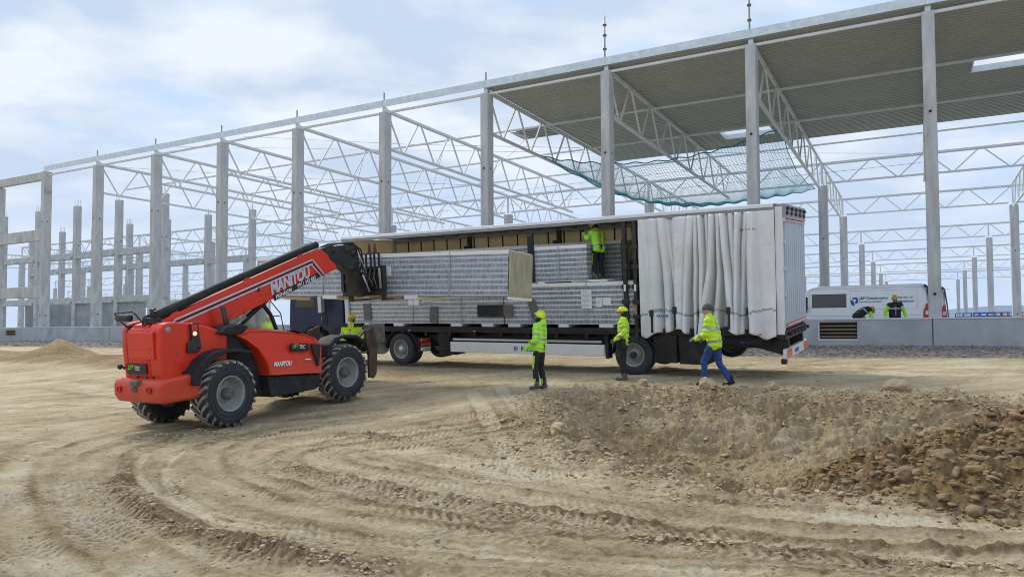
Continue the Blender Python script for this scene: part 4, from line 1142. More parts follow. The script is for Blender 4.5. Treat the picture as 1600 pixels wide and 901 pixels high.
for s in (3.08, 2.52, 1.93, 1.18, .78):
    mb = MB(); pts = [cpt(s, u) + Vector((0, .03, 0)) for u in (.84, .88, .92, .96, .99)]
    for a, b in zip(pts[:-1], pts[1:]): mb.bar(a, b, .055, .012, up=(0, 1, 0))
    bk = L(mb, 'tension_strap', 'black')
    mb = MB(); p = pts[0]; mb.box((p.x - .05, p.y, p.z - .03), (p.x + .05, p.y + .04, p.z + .14)); mb.build('buckle', 'black', bk, bevel=.01)
p = cpt(2.72, .80)
text('KRONE', .09, 'decalblue', tr, frame((2.98, p.y + .035, .30), (-1, 0, 0), (0, 0, 1), (0, 1, 0)), 'curtain_lettering', off=.003)
# rear portal and doors
mb = MB(); mb.box((.0, .02, -.12), (.17, -.10, 2.80)); L(mb, 'rear_corner_post', 'white', .01)
mb = MB(); mb.box((0, -2.42, -.02), (.2, -2.54, 2.8)); L(mb, 'rear_corner_post', 'white', .01)
for nm, y0, y1 in (('rear_door', -.08, -1.24), ('rear_door', -1.26, -2.45)):
    mb = MB(); mb.box((-.03, y0, .03), (.02, y1, 2.52))
    for k_ in range(5): y = y0 + (y1 - y0) * (k_ + .5) / 5; mb.box((-.036, y - .005, .10), (-.03, y + .005, 2.46))
    d_ = L(mb, nm, 'doorgrey', .004)
mb = MB(); mb.box((-.05, 0, 2.53), (.2, -2.52, 2.86)); L(mb, 'rear_header', 'greymetal', .006)
for k_ in range(5):
    y = -.18 - k_ * .5
    mb = MB(); mb.box((-.09, y, 2.62), (-.05, y - .12, 2.70)); mb.box((-.10, y - .03, 2.73), (-.04, y - .2, 2.80)); L(mb, 'header_hinge', 'black')
mb = MB(); mb.box((-.054, -.10, 2.46), (-.046, -2.42, 2.50)); mb.box((-.054, -.10, 2.55), (-.052, -2.42, 2.57)); L(mb, 'header_stripe', 'redlens')
mb = MB(); mb.box((-.044, -.10, .04), (-.038, -2.44, .13)); L(mb, 'door_stripe', 'redlens')
mb = MB(); mb.box((-.048, -.10, .075), (-.046, -2.44, .095)); L(mb, 'door_stripe', 'decalwhite')
for z in (.12, .75, 1.35, 1.95, 2.45):
    mb = MB(); mb.box((-.055, .015, z), (.03, -.06, z + .09)); L(mb, 'door_hinge', 'alu', .004)
mb = MB(); mb.box((-.02, -.02, -.24), (.14, -2.5, -.03)); 
for k_ in range(6): mb.box((-.12, -.25 - .4 * k_, -.16), (-.02, -.40 - .4 * k_, -.08))
L(mb, 'rear_crossmember', 'black', .006)
for yb_ in (-.35, -2.05):
    mb = MB(); mb.prism([(.0, -.24), (1.35, -.30), (.15, -.62), (-.02, -.62)], yb_, yb_ - .1); L(mb, 'bumper_bracket', 'black')
mb = MB(); mb.box((-.04, -.03, -.68), (.06, -2.47, -.46)); L(mb, 'underrun_bumper', 'white', .008)
for y0, y1 in ((-.02, -.5), (-2.0, -2.48)):
    mb = MB(); mb.box((-.055, y0, -.66), (-.042, y1, -.47)); L(mb, 'reflector_plate', 'orange')
    mb = MB(); mb.box((-.062, y0 + (-.02), -.655), (-.058, y1 + .02, -.645)); mb.box((-.062, y0 - .02, -.485), (-.058, y1 + .02, -.475)); L(mb, 'reflector_border', 'redlens')
text('KRONE', .14, 'decalblue', tr, frame((-.048, -.85, -.62), (0, -1, 0), (0, 0, 1), (-1, 0, 0)), 'bumper_lettering', off=.003)
mb = MB(); mb.box((-.02, .01, -.80), (.10, -.14, -.68)); L(mb, 'rubber_buffer', 'black', .02)
# running gear
for s in (3.70,):
    for y, m_ in ((0.0, -1), (-2.5, 1)):
        w_ = wheel(tr, (s, y, -.68), .52, .38, .30, mirror=m_)
mb = MB(); mb.tube([(3.70, -.2, -.68), (3.70, -2.3, -.68)], .08, 8); L(mb, 'axle', 'black')
mb = MB()
for k_ in range(17):
    a0 = math.pi * (0 + k_ / 16); 
for k_ in range(16):
    a0 = math.pi * k_ / 16; a1 = math.pi * (k_ + 1) / 16
    mb.add([(3.70 + .60 * math.cos(a0), .0, -.66 + .56 * math.sin(a0)), (3.70 + .60 * math.cos(a1), .0, -.66 + .56 * math.sin(a1)), (3.70 + .60 * math.cos(a1), -.45, -.66 + .56 * math.sin(a1)), (3.70 + .60 * math.cos(a0), -.45, -.66 + .56 * math.sin(a0))], [(0, 1, 2, 3)], 0, True)
o = L(mb, 'mudguard', 'blackpl'); o.modifiers.new('s', 'SOLIDIFY').thickness = .02
mb = MB(); mb.box((2.56, -.02, -.86), (3.16, -.70, -.17)); mb.box((2.50, -.03, -.55), (2.52, -.5, -.2)); L(mb, 'storage_box', 'blackpl', .02)
mb = MB(); mb.box((1.80, -.02, -.88), (2.50, -.70, -.17)); L(mb, 'storage_box', 'blackpl', .02)
mb = MB(); mb.box((.35, -.15, -.40), (1.8, -2.3, -.18)); L(mb, 'pallet_rack', 'blackpl', .02)
wheel(tr, (1.75, -1.9, -.50), .42, .32, .28, name='spare_wheel', mirror=-1)
text('081', .09, 'decalblue', tr, frame((1.05, -.145, -.36), (-1, 0, 0), (0, 0, 1), (0, 1, 0)), 'rack_number', off=.002)
# side guard with lettering
sg = L(MB().box((4.50, .01, -.74), (9.45, -.05, -.44)), 'side_guard', 'white', .015)
text('KRONE', .19, 'decalblue', sg, frame((7.02, .014, -.66), (-1, 0, 0), (0, 0, 1), (0, 1, 0)), 'guard_lettering', off=.006)
mb = MB()
for k_ in range(3): mb.tube([(7.14 + .045 * k_, .016, -.66 + .03 * abs(k_ - 1)), (7.14 + .045 * k_, .016, -.53)], .011, 6)
mb.build('emblem', 'decalblue', sg)
mb = MB(); mb.box((4.40, -.02, -.80), (4.48, -.3, -.2)); L(mb, 'mud_flap', 'blackpl')
mb = MB(); mb.box((4.6, -.06, -.40), (9.4, -.10, -.34)); L(mb, 'guard_rail', 'alu')
# landing gear
for y in (-.45, -2.05):
    mb = MB(); mb.box((9.95, y + .07, -.85), (10.1, y - .07, -.2)); mb.box((9.85, y + .14, -.92), (10.2, y - .14, -.86)); L(mb, 'landing_leg', 'black', .01)
mb = MB(); mb.box((9.55, -.10, -.75), (9.95, -.60, -.18)); mb.prism([(9.3, -.84), (9.95, -.84), (9.95, -.76), (9.45, -.76)], -.1, -.6); L(mb, 'underfloor_box', 'blackpl', .02)
# ------------------------------------------------------------------ tractor unit
tt = thing('truck_tractor', 'dark blue truck tractor coupled to the white trailer, behind the red telehandler', 'truck', TM)
def K(mb, name, m, bevel=0, par=None): return mb.build(name, m, par or tt, bevel=bevel, seg=3)
for y, m_ in ((0.02, -1), (-2.48, 1)): wheel(tt, (11.34, y, -.70), .50, .55, .29, hub='alu', mirror=m_)
for y, m_ in ((0.0, -1), (-2.48, 1)): wheel(tt, (15.05, y, -.70), .50, .32, .29, hub='alu', mirror=m_)
mb = MB(); mb.box((10.6, -.85, -.62), (16.2, -.95, -.32)); mb.box((10.6, -1.6, -.62), (16.2, -1.7, -.32)); K(mb, 'frame', 'black')
mb = MB(); mb.tube([(11.34, -.3, -.7), (11.34, -2.2, -.7)], .1, 8); K(mb, 'axle', 'black')
mb = MB()
for k_ in range(14):
    a0 = math.pi * k_ / 14 * 1.0; a1 = math.pi * (k_ + 1) / 14
    mb.add([(11.34 + .62 * math.cos(a0), .02, -.68 + .58 * math.sin(a0)), (11.34 + .62 * math.cos(a1), .02, -.68 + .58 * math.sin(a1)), (11.34 + .62 * math.cos(a1), -.6, -.68 + .58 * math.sin(a1)), (11.34 + .62 * math.cos(a0), -.6, -.68 + .58 * math.sin(a0))], [(0, 1, 2, 3)], 0, True)
o = K(mb, 'mudguard', 'blackpl'); o.modifiers.new('s', 'SOLIDIFY').thickness = .02
for z, m_ in ((-.42, 'orange'), (-.56, 'redlens'), (-.70, 'paper')):
    mb = MB(); mb.box((10.66, -.10, z - .055), (10.60, -.55, z + .055)); K(mb, 'tail_light' if m_ != 'paper' else 'number_plate', m_, .008)
mb = MB(); mb.box((10.66, -.06, -.78), (10.72, -.6, -.34)); K(mb, 'light_bracket', 'black')
mb = MB(); mb.tube([(12.35, -.35, -.60), (13.35, -.35, -.60)], .33, 20); K(mb, 'fuel_tank', 'film' if 0 else 'alu', .02)
mb = MB(); mb.box((12.2, .0, -.30), (13.5, -.5, -.22)); K(mb, 'step_plate', 'alu')
# cab shell
mb = MB(); mb.prism([(13.75, -.40), (13.75, 1.78), (13.95, 1.92), (15.7, 1.92), (16.02, 1.70), (16.25, .75), (16.32, .1), (16.32, -.62), (15.75, -.62), (15.62, -.22), (15.30, -.04), (14.80, -.04), (14.48, -.22), (14.36, -.62), (14.0, -.62)], -.04, -2.44)
cab_ = K(mb, 'cab', 'navy', .05)
mb = MB(); mb.prism([(15.02, .62), (15.02, 1.35), (15.75, 1.35), (15.98, .62)], -.037, -.02); K(mb, 'side_window', 'glass')
dr = K(MB().prism([(14.55, .02), (14.55, 1.45), (15.84, 1.45), (16.0, .6), (16.05, .02)], -.034, -.028), 'door', 'navy')
K(MB().box((14.62, -.02, .38), (14.80, -.0, .43)), 'door_handle', 'black', .005, dr)
mb = MB(); mb.box((14.50, -.03, .0), (14.52, -.024, 1.6)); mb.box((13.8, -.03, -.02), (16.1, -.024, .0)); K(mb, 'panel_gap', 'black')
mb = MB(); mb.box((13.62, -.5, -.3), (13.74, -.62, 1.6)); mb.tube([(13.66, -.8, -.2), (13.66, -.8, 1.5)], .1, 10); K(mb, 'air_intake', 'black')
mb = MB(); mb.box((14.42, .28, .45), (14.58, .12, 1.15)); mb.bar((14.5, .2, 1.15), (14.75, -.03, 1.35), .03); mb.bar((14.5, .2, .3), (14.75, -.03, .1), .03); K(mb, 'side_mirror', 'alu', .03)
mb = MB(); mb.box((15.9, -.1, 1.93), (16.3, -2.4, 2.0)); mb.box((14.9, -.6, 1.93), (15.6, -1.9, 2.02)); K(mb, 'sun_visor', 'black', .01)
mb = MB(); mb.box((13.78, -.03, -.58), (14.34, -.28, -.06)); mb.box((13.9, -.0, -.35), (14.3, -.2, -.30)); K(mb, 'cab_steps', 'blackpl', .02)
# ------------------------------------------------------------------ packs of sandwich panels
def pack(mw, Lx, D, H, label, foam=(), wrap=None, mats=(), papers=(), top_lip=True, end_far=False, boards=()):
    """origin at the lower near corner; x along the pack, y depth, z up; z sits on foam blocks"""
    t = thing('panel_pack', label, 'panel pack', mw, 'packs of sandwich panels')
    mb = MB(); n = max(2, int(round(H / .128)))
    z = 0; hh = H / n
    for i in range(n):
        j = .006 * math.sin(i * 2.7 + Lx)
        mb.box((0 + j, .0 + .004 * (i % 2), i * hh + .004), (Lx + j, D, (i + 1) * hh - .004))
    mb.box((.02, .02, 0), (Lx - .02, D - .02, H)); mb.build('panels', 'pack', t)
    if top_lip:
        mb = MB(); mb.box((-.012, -.012, H + .002), (Lx + .012, D + .01, H + .022)); mb.box((-.012, -.014, H - .07), (Lx + .012, -.006, H + .002)); mb.build('cover_sheet', 'foam', t, bevel=.004)
    for a in np.arange(.7, Lx - .3, 1.9):
        a = float(a) + .13 * math.sin(a * 9 + H * 7)
        mb = MB(); mb.box((a, -.017, .0), (a + .035, -.007, H)); mb.box((a, -.017, H + .023), (a + .035, D, H + .027)); mb.build('strap', 'tarpband' if int(a * 7) % 2 else 'print', t)
    for a, b in foam:
        mb = MB(); mb.box((a, -.01, -.09), (b, D * .98, -.003)); mb.build('foam_block', 'foam', t, bevel=.01)
    if wrap is not None:
        x = 0 if wrap < 0 else Lx
        nx_, nz_ = 26, 26; v = []
        for j in range(nz_ + 1):
            for i in range(nx_ + 1):
                a = i / nx_; b = j / nz_
                e = min(a, 1 - a, b, 1 - b) * 12; e = min(1, e)
                dx = .03 + .02 * e + .02 * e * float(fbm(np.array([a * 3.]), np.array([b * 2.]), 2.5, 3, 5)[0])
                v.append((x + (dx if wrap > 0 else -dx), -.01 + (D + .02) * a, -.02 + (H + .02) * b))
        f = [(j * (nx_ + 1) + i, j * (nx_ + 1) + i + 1, (j + 1) * (nx_ + 1) + i + 1, (j + 1) * (nx_ + 1) + i) for j in range(nz_) for i in range(nx_)]
        mb = MB(); mb.add(v, f, 0, True)
        o = mb.build('end_wrap', 'film', t)
        mb = MB(); xx = x + .04 * wrap; mb.box((min(x, xx), -.012, -.09), (max(x, xx) + .0, D, -.022)); mb.build('foam_block', 'foam', t, bevel=.01)
    for a, z0, w, h_, m_ in papers:
        mb = MB(); mb.box((a, -.022, z0), (a + w, -.016, z0 + h_)); pp = mb.build('label_sheet', m_, t)
        if m_ == 'paper' and h_ > .2:
            mb = MB()
            for q_ in range(int(h_ / .035)): mb.box((a + .03, -.0245, z0 + .03 + q_ * .033), (a + w * random.uniform(.55, .9), -.0225, z0 + .03 + q_ * .033 + .008))
            mb.build('printed_lines', 'print', pp)
    for a, z0, w, h_, ti in boards:
        mb = MB(); mb.box((0, -.045, 0), (w, -.018, h_)); o = mb.build('edge_board', 'board' if w < .4 and h_ < 1 else 'blackpl', t, bevel=.004); o.matrix_local = Matrix.Translation((a, 0, z0)) @ Matrix.Rotation(ti, 4, 'Y')
    return t
def tframe(s, b, u): return frame(TP(s, b, u), -ta, tb, tu)     # x towards the rear (screen right)
pack(tframe(13.45, .06, .09), 5.86, 1.15, 1.12, 'front lower pack of striped panels on the trailer floor, below the lifted pack', foam=((.6, .8), (1.8, 2.2), (4.0, 4.4), (5.1, 5.5)),
     papers=((3.02, .66, .36, .42, 'paper'), (2.45, .56, .17, .16, 'paper'), (2.64, .56, .22, .16, 'paper')), boards=((.62, .10, .30, .52, -.06), (3.25, .03, .28, .5, .07), (5.0, .2, .9, .34, 0)))
pack(tframe(7.55, .06, .09), 3.93, 1.15, 1.09, 'rear lower pack of striped panels with delivery papers stuck to it, right of the seam', foam=((.1, .5), (1.7, 2.0), (2.9, 3.3)),
     papers=((2.42, .42, .30, .50, 'paper'), (2.84, .46, .17, .24, 'paper'), (3.03, .50, .23, .20, 'paper')), boards=((-.02, .2, .32, .34, 0), (.98, .02, .24, .62, -.35)))
pack(tframe(6.56, .10, 1.235), 1.60, 1.12, .95, 'upper pack of striped panels standing on the lower packs left of the worker', foam=((.1, .3),), papers=(), boards=((-.17, .0, .2, 1.28, 0),))
pack(tframe(13.4, 1.32, .09), 8.9, 1.12, 2.2, 'tall far side pack of striped panels along the back of the trailer', wrap=1, foam=((.3, .6),))
mb = MB(); mb.box((0, 0, 0), (1.05, .5, .05)); o = mb.build('foam_slab', 'foam', bevel=.01); o.matrix_world = tframe(5.45, .12, 1.215)
tag(o, 'white foam slab lying on the lower pack at the feet of the worker', 'foam slab')
mb = MB(); mb.box((0, 0, 0), (.55, .3, .5)); o = mb.build('crate', 'blackpl', bevel=.02); o.matrix_world = tframe(4.35, 1.5, 1.22)
tag(o, 'black plastic crate beside the pillar at the open end of the load', 'crate')
# ------------------------------------------------------------------ telehandler
hh_ = Vector((.513, .854, .084)).normalized(); ll_ = Vector((-.857, .515, 0)).normalized(); uu_ = hh_.cross(ll_)
HM = frame(Vector((-4.98, 13.9, -.03)), hh_, ll_, uu_)
th_ = thing('telehandler', 'red telescopic handler on four big tyres holding a long pack on its raised boom', 'telehandler', HM)
def H(mb, name, m, bevel=0, par=None, seg=3): return mb.build(name, m, par or th_, bevel=bevel, seg=seg)
def ag_wheel(c, mirror, steer=0.0):
    e = bpy.data.objects.new('wheel', None); COL.objects.link(e); e.parent = th_
    e.matrix_local = Matrix.Translation(c) @ Matrix.Rotation(steer, 4, 'Z') @ Matrix.Diagonal((1, mirror, 1, 1))
    Rr, w, rr = .615, .42, .325
    mb = MB(); mb.lathe([(rr, .05), (rr + .03, .015), (rr + .06, .012), (.46, -.008), (.53, .0), (.575, .02), (.60, .06), (Rr, w / 2), (.60, w - .06), (.575, w - .02), (.53, w), (.46, w + .008), (rr + .02, w - .02), (rr, w - .05)], 56)
    for rr_ in (.42, .50): mb.lathe([(rr_, -.012), (rr_ + .01, -.014), (rr_ + .012, -.006)], 56)
    mb.build('tyre', 'rubber', e)
    mb = MB(); nl = 22
    for k in range(nl):
        for sd in (0, 1):
            a0 = 2 * math.pi * (k + .5 * sd) / nl
            pts = []
            for t in (0, .35, .7, 1.0):
                yy = w * .54 - (w * .54 + .012) * t if sd == 0 else w * .46 + (w * .54 + .012) * t
                a = a0 - (.0 + .40 * t ** .8); rad = Rr + .020 - .028 * t ** 4
                pts.append((yy, a, rad))
            for (y0, a, r0), (y1, b, r1) in zip(pts[:-1], pts[1:]):
                wd = .074
                v = []
                for (y, an, r_) in ((y0, a, r0), (y1, b, r1)):
                    for da, dr in ((-wd / 2 / Rr, -.05), (wd / 2 / Rr, -.05), (wd * .36 / Rr, .0), (-wd * .36 / Rr, .0)):
                        v.append(((r_ + dr) * math.cos(an + da), y, (r_ + dr) * math.sin(an + da)))
                mb.add(v, [(0, 1, 2, 3), (7, 6, 5, 4), (0, 4, 5, 1), (1, 5, 6, 2), (2, 6, 7, 3), (3, 7, 4, 0)])
            (y1, b, r1) = pts[-1]; ys_ = -.012 if sd == 0 else w + .012
            v = []
            for r_ in (Rr - .005, Rr - .085):
                for da in (-.045, .045):
                    for yy in (ys_ , ys_ + (.03 if sd == 0 else -.03)): v.append((r_ * math.cos(b + da), yy, r_ * math.sin(b + da)))
            mb.add(v, [(0, 1, 3, 2), (4, 6, 7, 5), (0, 2, 6, 4), (1, 5, 7, 3), (0, 4, 5, 1), (2, 3, 7, 6)], 1)
    mb.build('tread_lugs', ['lug', 'rubber'], e, bevel=.006, seg=1)
    mb = MB(); mb.lathe([(rr + .012, .03), (rr + .012, .01), (rr - .012, .01), (rr - .02, .03), (rr - .04, .06), (rr - .045, .12), (rr - .075, .14), (rr - .085, .20), (.17, .22), (.15, .17), (.001, .17)], 40)
    mb.lathe([(rr, w - .05), (.001, w - .06)], 30)
    for k in range(8):
        a = k * math.pi / 4; mb.tube([(.19 * math.cos(a), .225, .19 * math.sin(a)), (.19 * math.cos(a), .195, .19 * math.sin(a))], .014, 6)
    mb.build('rim', 'rim', e)
    mb = MB(); mb.lathe([(.115, .17), (.11, .075), (.09, .06), (.085, .03), (.05, .02), (.001, .02)], 20)
    for k in range(8):
        a = k * math.pi / 4 + .2; mb.tube([(.095 * math.cos(a), .055, .095 * math.sin(a)), (.095 * math.cos(a), .07, .095 * math.sin(a))], .012, 6)
    mb.build('hub', 'grime', e)
ag_wheel((.10, 0, .655), 1, .05); ag_wheel((.02, 2.14, .66), -1, .05)
ag_wheel((3.28, .02, .635), 1, -.04); ag_wheel((3.28, 2.14, .63), -1, -.04)
mb = MB(); mb.box((-.15, .35, .52), (.35, 1.8, .82)); mb.box((3.05, .35, .5), (3.5, 1.8, .8)); mb.tube([(.1, .3, .66), (.1, .5, .66)], .15, 12); mb.tube([(3.28, .3, .64), (3.28, .5, .64)], .15, 12); H(mb, 'axles', 'grime', .02)
mb = MB(); mb.box((-.8, .62, .55), (4.1, 1.4, 1.15)); H(mb, 'chassis', 'blackpl', .02)
# rear body and counterweight
mb = MB(); mb.prism([(-1.06, .98), (-1.10, 1.55), (-1.08, 1.95), (-.99, 2.05), (-.80, 2.06), (-.45, 2.02), (0, 1.90), (.34, 1.74), (.32, 1.55), (.30, 1.2), (.1, 1.0), (-.5, .9)], .30, .66)
H(mb, 'rear_side_body', 'red', .045)
mb = MB(); mb.prism([(-1.06, .98), (-1.10, 1.55), (-1.08, 1.93), (-.98, 2.0), (.2, 1.85), (.2, 1.0)], .665, 1.28); H(mb, 'rear_body', 'red', .05)
mb = MB(); mb.prism([(-1.06, 1.0), (-1.10, 1.6), (-1.08, 1.95), (-.98, 2.06), (-.3, 2.15), (.3, 2.1), (.3, 1.1)], 1.285, 1.42); H(mb, 'far_side_body', 'red', .03)
mb = MB(); mb.box((-1.13, .46, 1.42), (-1.085, 1.2, 1.90)); mb.box((-1.14, .52, 1.60), (-1.12, 1.14, 1.64)); mb.box((-1.14, .52, 1.46), (-1.12, 1.14, 1.49)); H(mb, 'rear_grille_panel', 'red', .02)
mb = MB(); mb.prism([(-1.20, .66), (-1.27, .80), (-1.27, 1.02), (-1.18, 1.09), (-.62, 1.12), (-.40, 1.02), (-.34, .74), (-.45, .66)], .10, 1.50); H(mb, 'counterweight', 'red', .09, seg=4)
mb = MB(); mb.box((-1.30, .78, .86), (-1.22, .92, .96)); mb.box((-1.33, .70, .98), (-1.20, .9, 1.07)); H(mb, 'tow_hitch', 'grime', .02)
for y in (.42, 1.28):
    mb = MB(); mb.lathe([(.055, -.02), (.06, .0), (.035, .004), (.001, .0)], 16, T=Matrix.Translation((-1.28, y, .9)) @ Matrix.Rotation(-math.pi / 2, 4, 'Z')); H(mb, 'tie_down_ring', 'redlens')
mb = MB(); mb.box((-1.115, .72, 1.155), (-1.10, 1.28, 1.345)); H(mb, 'rear_decal', 'decalblack', .005)
def lifttec(T, s, par=None):
    text('LIFT', s, 'decalgreen', par or th_, T, 'decal_lettering', off=.0015, spacing=.98, sx=.86)
    text('TEC', s * .95, 'decalwhite', par or th_, T @ Matrix.Translation((s * 1.60, -s * .10, .001)), 'decal_lettering', off=.001, shear=.12, spacing=1.0, sx=.88)
lifttec(frame((-1.1185, 1.24, 1.235), (0, -1, 0), (0, 0, 1), (-1, 0, 0)), .115)
for y in (.68, .95, 1.34, .5):
    mb = MB(); mb.lathe([(.028, -.015), (.03, .0), (.001, .001)], 12, T=Matrix.Translation((-1.12, y, 1.10 if y != 1.34 else 1.26)) @ Matrix.Rotation(-math.pi / 2, 4, 'Z')); H(mb, 'rear_lamp', 'black')
mb = MB(); mb.ell((-1.13, 1.46, 1.28), (.05, .05, .05)); H(mb, 'rear_work_lamp', 'black')
# rear mirror on two arms, and small valve block
mb = MB(); mb.tube([(-1.0, 1.32, 1.97), (-1.16, 1.42, 2.15), (-1.18, 1.44, 2.25)], .014, 6); mb.tube([(-.98, .86, 2.0), (-1.12, .92, 2.22), (-1.14, .96, 2.27)], .014, 6); mb.tube([(-1.18, 1.44, 2.25), (-1.14, .96, 2.27)], .014, 6)
H(mb, 'mirror_arm', 'black')
mb = MB(); mb.box((-1.22, 1.0, 2.10), (-1.10, 1.40, 2.22)); H(mb, 'rear_mirror', 'black', .04)
mb = MB(); mb.box((-1.05, 1.26, 1.96), (-.95, 1.38, 2.03)); mb.box((-1.02, .80, 1.98), (-.93, .92, 2.06)); H(mb, 'mirror_foot', 'black', .015)
mb = MB(); mb.box((-.98, .62, 2.05), (-.82, .95, 2.14)); mb.tube([(-.9, .66, 2.1), (-.95, .7, 2.28), (-.85, .75, 2.3)], .025, 6); mb.tube([(-.86, .8, 2.1), (-.9, .82, 2.26), (-.75, .8, 2.22)], .02, 6); mb.tube([(-.8, .9, 2.1), (-.84, .9, 2.3)], .018, 6); H(mb, 'hose_connections', 'black')
mb = MB(); mb.lathe([(.055, .0), (.05, -.02), (.001, -.022)], 20, T=Matrix.Translation((-.93, .302, 1.93))); H(mb, 'pivot_pin', 'rim')
mb = MB(); mb.lathe([(.03, -.006), (.001, -.008)], 14, T=Matrix.Translation((-.62, .302, 1.14)) @ Matrix.Diagonal((3.2, 1, 1, 1))); H(mb, 'slot_opening', 'black')
for x, z in ((-.78, 1.5), (-.72, 1.3), (-.82, 1.32), (-.05, 1.45)):
    mb = MB(); mb.lathe([(.013, -.004), (.001, -.006)], 10, T=Matrix.Translation((x, .302, z))); H(mb, 'bolt', 'black')
# side light bracket
mb = MB(); mb.prism([(-.60, 1.48), (-.58, 1.66), (-.50, 1.70), (-.50, 2.00), (-.46, 2.02), (-.34, 2.02), (-.33, 1.70), (-.30, 1.58), (-.36, 1.48)], .24, .30); H(mb, 'light_bracket', 'black', .015)
mb = MB(); mb.lathe([(.042, .0), (.038, -.02), (.001, -.03)], 16, T=Matrix.Translation((-.44, .238, 1.82))); H(mb, 'side_lamp', 'lamp')
mb = MB(); mb.box((-.50, .22, 1.86), (-.38, .24, 1.99)); H(mb, 'tail_lamp', 'redlens', .008)
mb = MB(); mb.ell((-.38, .235, 1.58), (.03, .02, .03)); H(mb, 'lens', 'glass')
# rear fender
def crescent(outer, inner, y0, y1, name, m='blackpl', bevel=.015):
    mb = MB(); mb.prism(outer + inner, y0, y1); return H(mb, name, m, bevel)
crescent([(-.70, .93), (-.66, 1.14), (-.50, 1.33), (-.25, 1.46), (.05, 1.50), (.35, 1.47), (.64, 1.38)], [(.60, 1.355), (.3, 1.41), (.05, 1.42), (-.2, 1.36), (-.42, 1.22), (-.54, 1.06), (-.58, .90)], -.03, .44, 'rear_mudguard', bevel=.03)
crescent([(2.62, 1.05), (2.70, 1.30), (2.90, 1.44), (3.2, 1.48), (3.6, 1.44), (3.95, 1.24)], [(3.9, 1.20), (3.58, 1.37), (3.2, 1.41), (2.96, 1.36), (2.80, 1.24), (2.74, 1.03)], -.02, .44, 'front_mudguard', bevel=.03)
crescent([(2.62, 1.05), (2.70, 1.30), (2.90, 1.44), (3.2, 1.48), (3.6, 1.44), (3.95, 1.24)], [(3.9, 1.20), (3.58, 1.37), (3.2, 1.41), (2.96, 1.36), (2.80, 1.24), (2.74, 1.03)], 1.7, 2.14, 'front_mudguard', bevel=.03)
# wheel arch recess and engine bay backing
mb = MB(); mb.prism([(.30, 1.88), (.62, 1.72), (1.1, 1.2), (1.25, .48), (.62, .42), (.55, .9), (.3, 1.2)], .30, .60); H(mb, 'wheel_arch', 'blackpl', .02)
mb = MB(); mb.prism([(.05, 1.78), (.2, 1.90), (.55, 1.92), (.72, 1.86), (.6, 1.75), (.3, 1.72)], .14, .62); H(mb, 'bonnet_base', 'blackpl', .03)
# bonnet
from math import cos, sin
def bonnet():
    # side outline, lofted inward with a rounded shoulder
    out_ = [(.42, 1.72), (.70, 1.79), (1.15, 1.76), (1.70, 1.68), (2.15, 1.59), (2.42, 1.48), (2.50, 1.30), (2.46, .72), (1.04, .86), (.98, 1.14), (.82, 1.42), (.60, 1.62)]
    mb = MB(); n = len(out_); cx, cz = 1.75, 1.25
    rings = []
    for k, (y, sc_) in enumerate(((.02, .90), (-.005, .95), (.01, .985), (.05, 1.0), (.40, 1.0), (.70, .99))):
        ring = []
        for x, z in out_:
            top = max(0, (z - 1.3) / .5)
            yy = y + (.22 * top * (1 if k < 4 else 0))
            ring.append((cx + (x - cx) * sc_, yy, cz + (z - cz) * sc_ + (.04 * top if k >= 4 else 0)))
        rings.append(ring)
    v = [p for r_ in rings for p in r_]; f = [tuple(range(n))]
    for k in range(len(rings) - 1):
        for i in range(n): f.append((k * n + i, k * n + (i + 1) % n, (k + 1) * n + (i + 1) % n, (k + 1) * n + i))
    f.append(tuple((len(rings) - 1) * n + i for i in range(n))[::-1])
    mb.add(v, f); return H(mb, 'bonnet', 'red', .035, seg=3)
bn = bonnet()
mb = MB(); mb.prism([(1.62, 1.275), (2.10, 1.235), (2.10, 1.40), (1.62, 1.44)], .012 - .02, .03); H(mb, 'bonnet_decal', 'decalblack')
a_ = math.atan2(-.04, .48)
lifttec(frame((1.65, -.0105, 1.345), (cos(a_), 0, sin(a_)), (-sin(a_), 0, cos(a_)), (0, -1, 0)), .112)
text('MANITOU', .125, 'decalwhite', th_, frame((1.14, .0, 1.03), (cos(-.06), 0, sin(-.06)), (-sin(-.06), 0, cos(-.06)), (0, -1, 0)), 'bonnet_lettering', off=.005, shear=.25, sx=.80)
mb = MB(); mb.prism([(2.18, 1.38), (2.44, 1.34), (2.37, .90), (2.33, .90)], -.012, .03); H(mb, 'side_intake', 'blackpl')
mb = MB(); mb.prism([(1.92, 1.675), (2.3, 1.575), (2.42, 1.46), (2.15, 1.55)], .14, .5); H(mb, 'bonnet_top_vent', 'black')
mb = MB(); mb.prism([(2.02, 1.085), (2.16, 1.07), (2.13, 1.05), (2.0, 1.06)], -.01, .03); H(mb, 'small_badge', 'decalwhite')
mb = MB(); mb.prism([(1.02, .85), (2.46, .70), (2.44, .46), (2.3, .40), (1.1, .42), (1.06, .60)], .06, .66); H(mb, 'side_tank', 'grime' if 0 else 'blackpl', .025)
for x in (1.22, 2.16):
    mb = MB(); mb.box((x, .04, .64), (x + .05, .065, .78)); H(mb, 'latch', 'black', .008)
mb = MB(); mb.box((2.5, .5, .5), (3.0, 1.6, 1.25)); mb.box((2.4, 1.0, .45), (2.9, 2.0, .85)); H(mb, 'front_frame', 'blackpl', .02)
for (x0, z0, x1, z1) in ((.98, 1.12, 2.44, 1.02), (-1.0, 1.06, -.45, 1.16)):
    mb = MB(); yy = -.006 if x0 > 0 else .296
    mb.bar((x0, yy, z0), (x1, yy, z1), .008, .01, up=(0, 1, 0)); H(mb, 'panel_gap', 'black') if x0 < 0 else None
